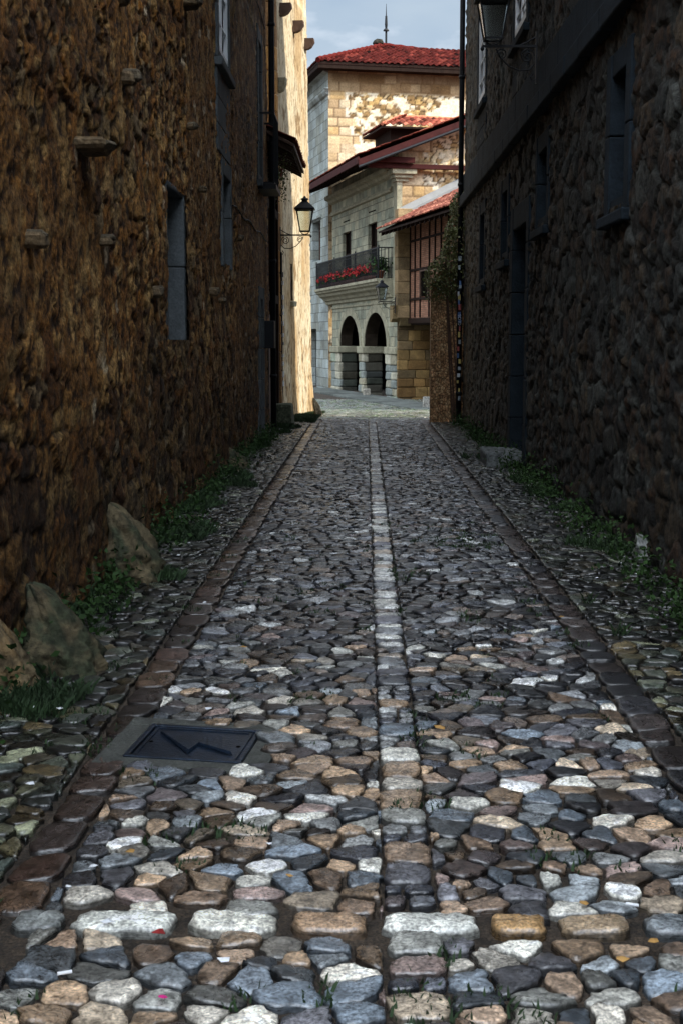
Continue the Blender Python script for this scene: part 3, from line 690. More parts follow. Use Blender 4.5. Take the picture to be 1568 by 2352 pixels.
for (px, py, ln) in ((690, 20, .22), (702, 60, .22), (713, 100, .2)):
    Y_ = {690: .75, 702: 2.45, 713: 4.25}[px]; zc = zat(px, py, 28 + Y_); xo = -.013 * zc
    c_ = MB().extrude_y([(xo - .05, zc + .1), (xo + ln, zc + .1), (xo + ln + .01, zc + .02), (xo + ln * .7, zc - .09), (xo + ln * .35, zc - .13), (xo - .05, zc - .15)], Y_ - .09, Y_ + .09)
    c_.build('corbel', 'wood', ph_)
zc = zat(660, 195, 28.3); xo = -.013 * zc
MB().extrude_y([(xo - .05, zc + .13), (xo + .16, zc + .13), (xo + .15, zc + .02), (xo + .1, zc - .1), (xo + .03, zc - .14), (xo - .05, zc - .14)], .2, .42).build('corbel', 'trim', ph_)
d2 = MB(); d2.tube([(-.02, .08, .0), (-.02, .08, 3.4)], .03, 8); d2.build('drainpipe', 'iron', ph_)
for k in range(12):
    zz = .7 + k * .2 + random.uniform(-.05, .05); MB().box(-.0, .013 + .02, .045, .11, zz, zz + random.uniform(.06, .12)).build('sticker', random.choice(['white', 'paper', 'cement']), ph_)

# ---------------------------------------------------------------- RIGHT: dark rubble house
RA = math.atan(.0094)
rh = thing('stone_house', 'tall dark rubble house along the right side of the alley with smooth stone jambs', 'house', (2.165, 0, 0), RA)
REND = 27.0
R = []
def rwin(p0, p1, top, bot, **kw):
    kw.setdefault('jm', 'jambR')
    y0, y1 = yr(p1), yr(p0)
    pm = (p0 + p1) / 2; ym = yr(pm)
    R.append(alley_window(rh, -1, y0, y1, zat(pm, bot, ym), zat(pm, top, ym), **kw)); return y0, y1
rwin(1092, 1107, 0, 225, jw=.18, frame='white', bars=(1, 4), depth=.045, apron=.8)
rwin(1171, 1197, -160, 62, jw=.2, frame='white', bars=(1, 4), depth=.045, apron=.8)
rwin(1100, 1110, 490, 640, jw=.16, frame='timber', bars=(0, 1), depth=.2, sill=True)
rwin(1149, 1162, 440, 580, jw=.16, frame='timber', bars=(1, 1), depth=.2)
rwin(1228, 1250, 345, 500, jw=.14, frame='timber', bars=(1, 1), depth=.2)
rwin(1392, 1425, 165, 455, jw=.2, frame='timber', bars=(1, 2), depth=.24)
dy0, dy1 = yr(1205), yr(1175)
R.append(alley_window(rh, -1, dy0, dy1, .12, zat(1190, 520, yr(1190)), jw=.26, frame='jambR', bars=(0, 0), depth=.3, sill=False, pane='jambR', jm='jambR', lint=.3, sm=.1))
us = steps(-1.5, REND, lambda u: .018 + .0017 * max(u, 8)); zs = np.concatenate([steps(-.1, 4.6, lambda z: .03), steps(4.64, 8.6, lambda z: .05), np.linspace(8.8, 14.5, 14)])
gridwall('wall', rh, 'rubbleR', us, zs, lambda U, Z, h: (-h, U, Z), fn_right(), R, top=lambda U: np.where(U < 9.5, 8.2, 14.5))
o_ = MB(); cc = (.12, .09, .06)
o_.box(.0, 7, -1.52, -1.5, -.6, 8.2, cc); o_.box(.0, 7, 9.5, 9.52, 8.0, 14.5, cc); o_.box(.02, 7, REND - .02, REND, -.6, 14.5, cc); o_.box(7, 7.2, -1.5, 9.5, -.6, 8.2, cc); o_.box(7, 7.2, 9.5, REND, -.6, 14.5, cc); o_.box(.34, .36, -1.45, 9.5, -.6, 8.1, (.03, .02, .02)); o_.box(.34, .36, 9.53, REND - .05, -.6, 14.4, (.03, .02, .02))
o_.build('outer_walls', 'rubbleR', rh)
MB().extrude_y([(-1.4, 14.5), (-1.4, 14.62), (3.5, 15.6), (7.3, 14.6), (7.3, 14.5)], 9.45, REND + .05).extrude_y([(-.2, 8.2), (-.2, 8.3), (3.5, 9.2), (7.3, 8.3), (7.3, 8.2)], -1.6, 9.44).build('roof', 'redboard', rh)  # height step and wide far overhang, out of view, added to shape alley light
zs1 = zat(1068, 479, yr(1068)); zs2 = zat(1375, 68, yr(1375)); zsc = (zs1 + zs2) / 2
sc = MB(); yy = 4.0
while yy < REND:
    l_ = random.uniform(.6, 1.1); sc.block(-.13, .02, yy, min(yy + l_, REND) - .006, zsc, zsc + .20, .02, .004); sc.block(-.055, .02, yy, min(yy + l_, REND) - .004, zsc + .2, zsc + .62, .01, .003); yy += l_
sc.build('string_course', 'jambR', rh)
# corner pipe covered in stickers
rp = MB(); py_ = 26.88
rp.tube([(-.10, py_, 0), (-.10, py_, 14.3)], .05, 14)
for z in (.6, 2.6, 4.6, 6.6, 8.2): rp.lathe([(.058, z - .03), (.064, z), (.058, z + .03)], -.10, py_, 14)
pipe = rp.build('drainpipe', 'iron', rh, True)
SC = [mat('sticker_' + n, c, .5, var=.25, vscale=40) for n, c in (('white', (.5, .55, .6)), ('blue', (.08, .16, .35)), ('red', (.35, .08, .07)), ('yellow', (.5, .4, .12)), ('green', (.08, .2, .1)), ('grey', (.25, .28, .3)), ('pale', (.4, .46, .5)))]
def curved(zc, hh, a0, a1, r=.0525):
    vs = []; n = 6
    for z in (zc, zc + hh):
        for k in range(n): a = a0 + (a1 - a0) * k / (n - 1); vs.append((-.10 + r * math.sin(a), py_ - r * math.cos(a), z))
    return vs, [(k, k + 1, n + k + 1, n + k) for k in range(n - 1)]
z = .75
zz_ = [zat(1066, y, 26.9) for y in (600, 620, 655, 680, 700, 712, 730, 742, 760, 775, 790, 806, 822, 835, 850, 866, 880, 905, 920, 598, 668, 690)]
for zq in zz_:
    hh = random.uniform(.05, .13); a0 = random.uniform(-1.0, -.2); vs, fs = curved(zq, hh, a0, a0 + random.uniform(.7, 1.4))
    st_ = mk('sticker', vs, fs, random.choice(SC), pipe, smooth=True)
def lettering(txt, size, loc, rot, m, parent, name='lettering'):
    cu = bpy.data.curves.new('t', 'FONT'); cu.body = txt; cu.size = size; cu.extrude = .0015; cu.align_x = 'CENTER'; cu.align_y = 'CENTER'
    to = bpy.data.objects.new('t', cu); C.objects.link(to); bpy.context.view_layer.update()
    me = bpy.data.meshes.new_from_object(to.evaluated_get(bpy.context.evaluated_depsgraph_get())); bpy.data.objects.remove(to)
    me.name = name; o = bpy.data.objects.new(name, me); C.objects.link(o); me.materials.append(m if not isinstance(m, str) else M[m]); o.parent = parent
    o.location = loc; o.rotation_euler = rot; return o
lettering('GLOS', .085, (-.10, py_ - .056, zat(1066, 735, 26.9)), (math.pi / 2, -math.pi / 2, 0), SC[0], pipe)

# ---------------------------------------------------------------- garden wall with climbing plant
gw = thing('garden_wall', 'low brown pebble-dashed garden wall closing the yard at the right end of the alley', 'wall', (1.27, 27.2, 0))
GWW = .72
gtop = lambda U: 2.75 + .55 * U / GWW + .1 * np.sin(U * 9)
def fn_pebble(U, Z):
    f1, f2, r, r2 = worley(U / .05, Z / .06, 71); e = ss(.05, .4, f2 - f1); fb = fbm(U * 10, Z * 6, 4, 72)
    c = mixc(pal(r, [(.46, .27, .13), (.55, .36, .19), (.34, .19, .09), (.5, .28, .14)]), (.07, .04, .02), (1 - e) * .8)
    return .02 * e + .03 * (fb - .5), c * (.7 + .6 * fb)[..., None]
gridwall('wall_face', gw, 'rubbleL', np.linspace(0, GWW, 50), steps(-.2, 3.45, lambda z: .02), lambda U, Z, h: (U, -h, Z), fn_pebble, top=gtop)
gb = MB(); 
gb.extrude_y([(0.0, -.2), (GWW, -.2), (GWW, 3.25), (0.0, 2.7)], .012, .24, (.24, .15, .08)); gb.build('wall_core', 'rubbleL', gw)
def leaves(name, parent, m, pts, size, asp=.6, seed=0, droop=.3):
    r_ = np.random.default_rng(seed); n = len(pts); pts = np.asarray(pts)
    a = r_.normal(size=(n, 3)); a /= np.linalg.norm(a, axis=1)[:, None]; b = np.cross(a, r_.normal(size=(n, 3))); b /= np.linalg.norm(b, axis=1)[:, None]
    s = size * r_.uniform(.6, 1.3, (n, 1)); nn = np.cross(a, b)
    v = np.stack([pts, pts + a * s * .45 + b * s * asp * .5 + nn * s * .12, pts + a * s, pts + a * s * .45 - b * s * asp * .5 + nn * s * .12], 1).reshape(-1, 3)
    f = (np.arange(n)[:, None] * 4 + np.arange(4)[None, :])
    return mk(name, v, f, m, parent)
iv = thing('climbing_plant', 'bushy climbing plant with tiny white blossoms spilling over the garden wall top', 'plant', (1.27, 27.15, 0))
pts = []; r_ = np.random.default_rng(5)
while len(pts) < 8500:
    x = r_.uniform(-.12, .78); z = r_.uniform(2.1, 4.75)
    top = 2.95 + 1.75 * ss(0, .75, np.array(x + .05)) ** .8; bot = 2.35 + .5 * r_.random() - .35 * x
    lump = .12 * math.sin(x * 17 + 1) + .1 * math.sin(z * 9)
    if z > top + lump or z < bot: continue
    th = .10 + .22 * ss(2.2, 3.1, np.array(z)); pts.append((x, .12 + r_.normal() * th * .6 - .12, z))
pts = np.array(pts)
dens = fbm(pts[:, 0] * 9 + pts[:, 1] * 5, pts[:, 2] * 8, 3, 3); pts = pts[dens > .40]
leaves('foliage', iv, 'ivy', pts, .055, .7, 6)
leaves('blossom', iv, 'bloom', pts[r_.choice(len(pts), 380)] + np.array((-.01, -.03, .01)), .022, 1, 8)
st = MB()
for k in range(7): st.tube([(.5 + .06 * math.sin(k + t * 2) - .05 * k * t, -.05, .0 + t * 3.2) for t in np.linspace(0, 1, 8)], [.02 - .012 * t for t in np.linspace(0, 1, 8)], 5)
st.build('stem', 'wood', iv)

# ---------------------------------------------------------------- FAR BLOCK: palace, timber house, tower (shared skewed frame)
FO = (1.13, 50.0, 0.0); FA = math.atan(.242)
pc = thing('palace', 'grey ashlar palace with two round arches, long balcony and deep red-edged eaves', 'palace', FO, FA)
ZB = -.7
ops = [(1.45, 5.0, 1.42, 2.72), (5.85, 9.45, 1.42, 2.68)]       # arch openings: y0, y1, springing, crown
doors = [(3.08, 4.5, 3.93, 6.15), (7.45, 9.0, 3.93, 6.15)]
def arch_z(y, o): 
    c = (o[0] + o[1]) / 2; a = (o[1] - o[0]) / 2; t = max(0, 1 - ((y - c) / a) ** 2); return o[2] + (o[3] - o[2]) * math.sqrt(t)
fb_ = MB(); ypts = sorted(set([0, 11.1] + [v for o in ops for v in np.linspace(o[0], o[1], 29)] + [v for d in doors for v in d[:2]]))
T = .75; ins_ = MB(); ins2 = MB()
for a, b in zip(ypts[:-1], ypts[1:]):
    m_ = (a + b) / 2; lo0 = lo1 = 1.42
    for o in ops:
        if o[0] < m_ < o[1]: lo0, lo1 = arch_z(a, o), arch_z(b, o)
    segs = [(lo0, lo1, 8.3)]
    for d in doors:
        if d[0] < m_ < d[1]: segs = [(lo0, lo1, d[2]), (d[3], d[3], 8.3)]
    for (p, q_, t) in segs:
        fb_.add([(0, a, p), (0, b, q_), (0, b, t), (0, a, t)], [(0, 1, 2, 3)])
        if p > 3: fb_.add([(0, a, p), (0, b, q_), (.13, b, q_), (.13, a, p)], [(0, 1, 2, 3)])
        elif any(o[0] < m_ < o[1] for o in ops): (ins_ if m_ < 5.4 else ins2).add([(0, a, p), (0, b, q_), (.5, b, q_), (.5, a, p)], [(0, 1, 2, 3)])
for d in doors:
    fb_.add([(0, d[0], d[2]), (.13, d[0], d[2]), (.13, d[0], d[3]), (0, d[0], d[3])], [(0, 1, 2, 3)]); fb_.add([(0, d[1], d[2]), (.13, d[1], d[2]), (.13, d[1], d[3]), (0, d[1], d[3])], [(0, 1, 2, 3)])
fb_.build('facade', 'palace', pc); ins_.build('arch_soffit', 'reveal_shade', pc, weld=True); ins2.build('arch_soffit', 'reveal_shade', pc, weld=True)
# arch rings
for o in ops:
    ar = MB(); n = 30; vs = []; c = (o[0] + o[1]) / 2; a = (o[1] - o[0]) / 2
    for k in range(n + 1):
        th = math.pi * k / n
        for (g_, xx) in ((0, -.03), (.32, -.03), (.32, .01)): vs.append((xx, c - (a + g_) * math.cos(th), o[2] + (o[3] - o[2] + g_) * math.sin(th)))
    ar.add(vs, [(3 * k + q_, 3 * k + q_ + 1, 3 * k + q_ + 4, 3 * k + q_ + 3) for k in range(n) for q_ in (0, 1)])
    ar.build('arch_ring', 'trim', pc)
PC = [(.30, .30, .23), (.22, .25, .19), (.36, .34, .26), (.26, .24, .17), (.20, .22, .20)]
for (a, b) in ((0, 1.45), (5.0, 5.85), (9.45, 11.1)):
    pr = MB(); z = ZB; k = 0
    while z < 1.1:
        hh = min(random.uniform(.26, .4), 1.14 - z)
        if 1.14 - z - hh < .12: hh = 1.14 - z
        sp = [a, a + (b - a) * random.uniform(.4, .6), b] if (b - a) > 1.2 or k % 2 else [a, b]
        xs = [-.05, T * random.uniform(.08, .2), T]
        for u0, u1 in zip(sp[:-1], sp[1:]):
            for x0, x1 in zip(xs[:-1], xs[1:]): pr.block(x0 - random.uniform(0, .03), x1, u0 - random.uniform(0, .03), u1, z, z + hh, .055, .02, np.array(random.choice(PC)) * random.uniform(.8, 1.2) * (.16 if x0 > 0 else 1), 2)  # inner blocks much darker: the shade inside the arches is in their colour
        z += hh; k += 1
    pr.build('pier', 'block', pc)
    MB().block(-.12, T + .02, a - .08, b + .08, 1.14, 1.42, .03, .004).build('impost', 'trim', pc)
# interior behind the arches and doors
it = MB(); it.box(.51, .55, .3, 1.42, 1.45, 2.9); it.box(.51, .55, 5.03, 5.82, 1.45, 2.9); it.box(.51, .55, 9.5, 11, 1.45, 2.9); it.box(6, 6.1, .2, 11, ZB, 8); it.box(T, 6, .3, 11, 2.9, 3.0); it.box(T, 6, 10.9, 11, ZB, 3); it.box(T + .1, T + .15, .3, 11, 3.2, 7.5)
it.build('interior', 'dark', pc)
for d in doors:
    dm = MB(); dm.box(.13, .18, d[0], d[0] + .07, d[2], d[3]); dm.box(.13, .18, d[1] - .07, d[1], d[2], d[3]); dm.box(.13, .18, (d[0] + d[1]) / 2 - .05, (d[0] + d[1]) / 2 + .05, d[2], d[3]); dm.box(.13, .18, d[0] + .07, d[1] - .07, 5.2, 5.28)
    do = dm.build('balcony_door', 'timber', pc); MB().box(.19, .2, d[0], d[1], d[2], d[3]).build('pane', 'dark', do)
    MB().box(-.004, .05, d[0] + .2, d[1] - .1, d[3] + .42, d[3] + .47).build('slot', 'dark', pc)
prof = [(.02, 3.9), (-.62, 3.9), (-.62, 3.8), (-.56, 3.77), (-.54, 3.7), (-.44, 3.66), (-.40, 3.56), (-.26, 3.48), (-.20, 3.38), (-.12, 3.36), (-.10, 3.24), (.02, 3.2)]
bal = MB().extrude_y(prof, .6, 12.0); bal.build('balcony_slab', 'trim', pc)
ra = MB()
for yy in np.arange(.66, 11.95, .155): ra.tube([(-.54, yy, 3.9), (-.54, yy, 5.0)], .015, 4, cap=False)
for xx in np.arange(-.44, -.02, .13): ra.tube([(xx, .66, 3.9), (xx, .66, 5.0)], .014, 5, cap=False)
for z in (4.02, 4.6, 4.88): ra.box(-.548, -.532, .66, 11.95, z - .006, z + .006)
ra.box(-.56, -.52, .64, 11.97, 4.99, 5.03); ra.box(-.52, 0, .64, .68, 4.99, 5.03)
for z in (4.02, 4.6): ra.box(-.53, 0, .652, .668, z - .006, z + .006)
for yy in (.66, 4.4, 8.2, 11.9): ra.tube([(-.54, yy, 3.9), (-.54, yy, 5.1)], .024, 8)
ra.build('railing', 'iron', pc)
co = MB(); co.extrude_y([(.01, 7.0), (-.10, 7.03), (-.12, 7.1), (-.07, 7.13), (-.06, 7.2), (.01, 7.22)], .8, 11.1)
co.extrude_y([(.01, 7.5), (-.14, 7.56), (-.2, 7.66), (-.34, 7.7), (-.36, 7.84), (.01, 7.84)], .4, 11.1)
co.extrude_y([(.01, 3.0), (-.05, 3.03), (-.05, 3.1), (.01, 3.12)], .1, 11.1)
co.build('cornice', 'trim', pc)
# corner pilaster with capital
pi = MB(); pi.box(-.05, .14, -.06, .42, 3.2, 7.3); pi.box(-.1, .36, -.1, .46, 7.3, 7.42); pi.box(-.18, .5, -.18, .5, 7.42, 7.55); pi.box(-.27, .62, -.27, .55, 7.55, 7.74)
pi.build('pilaster', 'trim', pc)
# sunlit gable of rubble and quoins
RS = .386
rz_ = lambda X: 8.0 + RS * (X + 1.58)
def fn_gable(U, Z):
    wu = U + .08 * (fbm(U * 3, Z * 3, 3, 91) - .5); f1, f2, rr, r2 = worley(wu / .24, Z / .17, 93)
    er = ss(.05, .20, f2 - f1)
    c = mixc(pal(rr, [(.50, .38, .21), (.42, .29, .13), (.58, .47, .30), (.36, .24, .11), (.62, .55, .41)]), (.08, .05, .025), 1 - er)
    c = mixc(c, (.66, .58, .44), ss(.55, .62, fbm(U * 2.3, Z * 2.3, 5, 95, .6)) * .55)
    r, e = ashlar(U, Z, .40, .6, 97); ca = mixc(pal(r, OCH) * 1.1, (.2, .13, .07), 1 - e)
    edge = .95 + .35 * (np.floor(Z / .4) % 2); q_ = ss(0, .06, edge - U)
    q_ = np.maximum(q_, ss(0, .1, 2.4 - Z))
    c = c + (ca - c) * q_[..., None]
    return q_ * .025 * e + (1 - q_) * .05 * er * r2, c * (.85 + .3 * fbm(U, Z, 3, 99))[..., None]
gridwall('gable_wall', pc, 'masonry', np.linspace(.0, 7, 130), steps(ZB, 11.2, lambda z: .055), lambda U, Z, h: (U, -h, Z), fn_gable, top=lambda U: rz_(U) - .12)
MB().box(7, 7.2, .02, 11, ZB, 8, (.4, .3, .2)).build('rear_wall', 'masonry', pc)
# roof: tiles on top, boards and rafters below, red verge board
N_ = math.hypot(1, RS)
tiles('roof', pc, (-1.6, -.74, 8.07), (0, 1, 0), 12.5, (1, 0, RS), 10 * N_, tw=.23, cs=.42, seed=12, base=(.14, .034, .022))
sb = MB(); 
sb.hexa([(-1.56, -.6, 7.93), (8.3, -.6, 7.93 + 9.86 * RS), (-1.56, 11.6, 7.93), (8.3, 11.6, 7.93 + 9.86 * RS), (-1.56, -.6, 7.98), (8.3, -.6, 7.98 + 9.86 * RS), (-1.56, 11.6, 7.98), (8.3, 11.6, 7.98 + 9.86 * RS)])
for yy in np.arange(.5, 11.3, .6):
    sb.hexa([(-1.45, yy, 7.82), (.0, yy, 7.82 + 1.45 * RS), (-1.45, yy + .12, 7.82), (.0, yy + .12, 7.82 + 1.45 * RS), (-1.45, yy, 7.95), (.0, yy, 7.95 + 1.45 * RS), (-1.45, yy + .12, 7.95), (.0, yy + .12, 7.95 + 1.45 * RS)])
sb.build('soffit', 'timber', pc)
vb = MB(); x0, x1 = -1.6, 8.3; za, zb = 7.95, 7.95 + (x1 - x0) * RS
vb.hexa([(x0, -.69, za - .27), (x1, -.69, zb - .27), (x0, -.63, za - .27), (x1, -.63, zb - .27), (x0, -.69, za), (x1, -.69, zb), (x0, -.63, za), (x1, -.63, zb)])
vb.box(-1.63, -1.57, -.66, 11.7, 7.8, 8.04)
vb.build('fascia', 'redboard', pc)
vg = MB(); vg.tube([(x0, -.74, za - .27), (x1, -.74, zb - .27)], .05, 8); vg.build('gutter', 'iron', pc)
tb = MB(); tb.block(-1.15, 2.6, -.32, -.12, 7.72, 7.88, .01, .004); tb.block(-.9, .5, -.45, -.2, 7.9, 8.1, .01, .004)
tb.build('tie_beam', 'redboard', pc)
# dormer
dm_ = MB(); dm_.box(.95, 4.2, 4.7, 7.2, 8.4, 9.9); do = dm_.build('dormer', 'timber', pc)
kf = lambda U, V: (U > V * .75) & (U < 4.4 - V * .2)
tiles('dormer_roof', do, (.5, 4.3, 9.92), (1, 0, 0), 4.4, (0, 1, .37), 1.75, keep=kf, tw=.25, cs=.4, amp=.06, seed=31, base=(.19, .05, .032))
tiles('dormer_roof', do, (.5, 4.3, 9.92), (0, 1, 0), 3.2, (1, 0, .46), 1.5, keep=lambda U, V: (U > V * .95) & (U < 3.2 - V * .95), tw=.25, cs=.4, amp=.06, seed=32, base=(.17, .045, .03))
rd = MB(); rd.tube([(1.6, 5.9, 10.53), (4.5, 5.9, 10.48)], .09, 8, (.5, .17, .09)); rd.tube([(.5, 4.3, 9.97), (1.6, 5.9, 10.53)], .07, 8, (.4, .14, .08)); rd.build('ridge_tile', 'tile', do)
MB().box(.5, 4.6, 4.32, 7.5, 9.83, 9.90).build('soffit', 'timber', do)
# flagstones along the palace foot
struct_f = MB()
for k in range(16):
    for r0 in range(2):
        y_ = -8.5 + k * 1.25 + .4 * r0; 
        struct_f.block(-1.5 + r0 * .75, -.78 + r0 * .75, y_, y_ + 1.22, -.6, -.435 - .002 * (k % 3), .015, .004, np.array((.10, .11, .10)) * random.uniform(.7, 1.3))
fl = struct_f.build('flagstone_path', 'block'); fl.location = FO; fl.rotation_euler = (0, 0, FA); struct(fl)

# flower boxes on the balcony: local to the palace frame, each a thing of its own
def F2W(x, y, z):
    c, s = math.cos(FA), math.sin(FA); return (FO[0] + x * c - y * s, FO[1] + x * s + y * c, z)
BL = ['red geraniums in a long box, nearest the flower pot on the balcony', 'red geraniums in a long box, second from the flower pot on the balcony', 'red geraniums in a long box on the balcony, third from the flower pot', 'red geraniums in a long box at the far left end of the balcony']
for k, (ya, yb) in enumerate(((2.0, 4.1), (4.3, 6.5), (6.7, 9.0), (9.2, 11.6))):
    fbx = thing('flower_box', BL[k], 'flower box', F2W(-.40, (ya + yb) / 2, 3.905), FA, 'geranium boxes along the balcony')
    hl = (yb - ya) / 2
    MB().box(-.09, .09, -hl, hl, 0, .18).build('planter', 'terracotta', fbx)
    r_ = np.random.default_rng(50 + k); n = int(420 * hl)
    p = np.column_stack([r_.normal(0, .09, n), r_.uniform(-hl, hl, n), .2 + .24 * r_.random(n)])
    leaves('foliage', fbx, 'leaf', p, .09, .9, 60 + k)
    cl = np.column_stack([r_.normal(-.06, .08, 26 * 2), r_.uniform(-hl, hl, 52), .3 + .25 * r_.random(52)])
    pp = (cl[:, None, :] + r_.normal(0, .035, (52, 14, 3))).reshape(-1, 3)
    leaves('blossom', fbx, 'petal', pp, .06, .9, 70 + k)
fp = thing('flower_pot', 'clay pot of leafy green plant at the near corner of the balcony', 'flower pot', F2W(-.38, 1.05, 3.905), FA)
MB().lathe([(.10, 0), (.15, .24), (.17, .25), (.17, .29), (.13, .29)], n=14).build('pot', 'terracotta', fp, True)
r_ = np.random.default_rng(80); p = r_.normal(0, .16, (420, 3)) * (1, 1.3, .8) + (0, 0, .5)
leaves('foliage', fp, 'leaf', p, .1, .8, 81)

# timber-framed brick house on the right of the palace
th = thing('timber_framed_house', 'jettied brick house with dark timber posts under a low red tiled roof', 'house', FO, FA)
WX = .35
MB().box(WX, 5.4, -10.5, -.46, 2.3, 5.9).build('wall', 'brick', th)
tf = MB(); PX = WX - .045
for yy in (-.5, -1.14, -1.82, -2.93, -3.62, -4.32, -5.15, -5.95, -6.8, -7.7, -8.6): tf.box(PX, WX, yy - .032, yy + .032, 2.45, 5.9)
for z in (3.06, 4.08, 5.1): tf.box(PX - .006, WX - .003, -10.5, -.46, z, z + .08)
tf.box(PX - .03, WX, -10.5, -.46, 2.25, 2.43); tf.build('timber_frame', 'timber', th)
wm = MB(); wm.box(PX - .02, WX, -2.88, -2.82, 3.17, 4.08); wm.box(PX - .02, WX, -1.94, -1.88, 3.17, 4.08); wm.box(PX - .02, WX, -2.82, -1.94, 4.02, 4.07)
wo = wm.build('window', 'wood', th); MB().box(PX + .02, WX - .005 + .003, -2.82, -1.94, 3.17, 4.02).build('pane', 'dark', wo)
pw = MB(); z = 2.45; k = 0
while z < 5.9:
    pw.block(-.13, .42, -.5, -.06, z, z + .42, .02, .006, random.choice([(.2, .14, .07), (.15, .11, .06), (.24, .17, .09)])); z += .43
pw.extrude_x([(-.5, 2.9), (-.06, 2.9), (-.06, 2.3), (-.2, 2.3), (-.42, 2.42)], -.3, .3, (.22, .16, .08))
pw.extrude_x([(-.5, 2.44), (-.06, 2.44), (-.06, 2.15), (-.3, 2.18)], .0, .42, (.2, .15, .08))
pw.build('party_wall', 'block', th)
gp_ = MB(); PO = [(.19, .11, .04), (.14, .08, .03), (.22, .14, .055), (.10, .07, .035), (.13, .09, .045)]
z = -.75
while z < 2.1:
    x = -.03; hh = random.uniform(.3, .42)
    while x < 2.2:
        ww = random.uniform(.35, .7); gp_.block(x, x + ww - .008, -.16 - random.uniform(0, .03), -.06, z, z + hh - .008, .03, .01, np.array(random.choice(PO)) * random.uniform(.8, 1.2)); x += ww
    z += hh
gp_.build('ground_floor_pier', 'block', th)
gf = MB(); gf.box(2.2, 2.4, -10.5, -.1, ZB, 2.3, (.1, .08, .05)); gf.box(2.2, 5.4, -10.6, -10.4, ZB, 2.3, (.2, .15, .1)); gf.build('ground_floor_wall', 'block', th)
MB().box(WX + .02, 5.35, -10.48, -.48, 2.2, 2.28).build('floor_joists', 'timber', th)
for yy in (-5.2, -10.2): MB().box(.45, .65, yy, yy + .2, -.6, 2.2).build('post', 'timber', th)
tr = .49
tiles('roof', th, (-.80, -11.0, 5.56), (0, 1, 0), 10.95, (1, 0, tr), 6.3, tw=.19, cs=.34, seed=51, base=(.27, .09, .06))
sf = MB(); sf.hexa([(-.74, -10.9, 5.44), (4.8, -10.9, 5.44 + 5.54 * tr), (-.74, -.1, 5.44), (4.8, -.1, 5.44 + 5.54 * tr), (-.74, -10.9, 5.5), (4.8, -10.9, 5.5 + 5.54 * tr), (-.74, -.1, 5.5), (4.8, -.1, 5.5 + 5.54 * tr)])
for yy in np.arange(-10.8, -.3, .55):
    sf.hexa([(-.68, yy, 5.34), (.3, yy, 5.34 + .98 * tr), (-.68, yy + .1, 5.34), (.3, yy + .1, 5.34 + .98 * tr), (-.68, yy, 5.47), (.3, yy, 5.47 + .98 * tr), (-.68, yy + .1, 5.47), (.3, yy + .1, 5.47 + .98 * tr)])
sf.build('soffit', 'timber', th)
cf = MB(); cf.hexa([(-.1, -.32, 5.56 + .7 * tr), (4.8, -.32, 5.56 + 5.6 * tr), (-.1, -.06, 5.56 + .7 * tr), (4.8, -.06, 5.56 + 5.6 * tr), (-.1, -.30, 5.72 + .7 * tr), (4.8, -.30, 5.74 + 5.6 * tr), (-.1, -.065, 5.95 + .7 * tr), (4.8, -.065, 5.97 + 5.6 * tr)])
cf.build('flashing', 'cement', th)
MB().box(5.4, 5.6, -10.5, -.1, ZB, 8.0, (.3, .2, .12)).build('rear_wall', 'block', th)

# tower
tw_ = thing('stone_tower', 'tall square stone tower with patchy ochre front, grey side and red hipped roof', 'tower', FO, FA)
TS = 11.9; TD = 50 + .972 * 11.9; TT = zat(755, 150, TD) - .05; DZ = TT - 14.15; ZA = zat(873, 112, 67); DM = zat(755, 208, TD) - 12.8
gridwall('front_wall', tw_, 'masonry', np.concatenate([np.linspace(0, 7, 115), np.linspace(7.5, 12, 6)]), steps(ZB, TT, lambda z: .065), lambda U, Z, h: (U, TS - h, Z), fn_tower(top0=zat(900, 212, TD)))
sd = MB(); tw_holes = [(13.6, 15.4, 5.3, 7.1), (14.6, 17.2, ZB, 2.2)]
ysd = [TS, 13.6, 14.6, 15.4, 17.2, 24]
for a, b in zip(ysd[:-1], ysd[1:]):
    m_ = (a + b) / 2; zc = [ZB, TT]
    cuts = sorted([(h[2], h[3]) for h in tw_holes if h[0] < m_ < h[1]]); z = ZB
    for (c, d) in cuts:
        if c > z: sd.add([(0, a, z), (0, b, z), (0, b, c), (0, a, c)], [(0, 1, 2, 3)])
        z = d
    sd.add([(0, a, z), (0, b, z), (0, b, TT), (0, a, TT)], [(0, 1, 2, 3)])
for h in tw_holes:
    a, b, c, d = h
    for y_ in (a, b): sd.add([(0, y_, c), (.6, y_, c), (.6, y_, d), (0, y_, d)], [(0, 1, 2, 3)])
    for z in (c, d): sd.add([(0, a, z), (.6, a, z), (.6, b, z), (0, b, z)], [(0, 1, 2, 3)])
sd.build('side_wall', 'towerL', tw_)
bk = MB(); bk.box(11.8, 12, TS + .02, 24, ZB, TT, (.3, .2, .1)); bk.box(0, 12, 24, 24.2, ZB, TT, (.3, .2, .1)); bk.build('rear_wall', 'masonry', tw_)
wn_ = MB(); a, b, c, d = tw_holes[0]
wn_.box(.3, .36, a, a + .08, c, d); wn_.box(.3, .36, b - .08, b, c, d)
for k in range(1, 5): wn_.box(.31, .35, a + .08, b - .08, c + (d - c) * k / 5 - .02, c + (d - c) * k / 5 + .02)
for k in range(1, 4): wn_.box(.305, .355, a + (b - a) * k / 4 - .02, a + (b - a) * k / 4 + .02, c, d)
wo = wn_.build('window', 'wood', tw_); MB().box(.4, .42, a, b, c, d).build('pane', 'pane', wo)
MB().box(.5, .55, 14.6, 17.2, ZB, 2.2).build('doorway', 'dark', tw_)
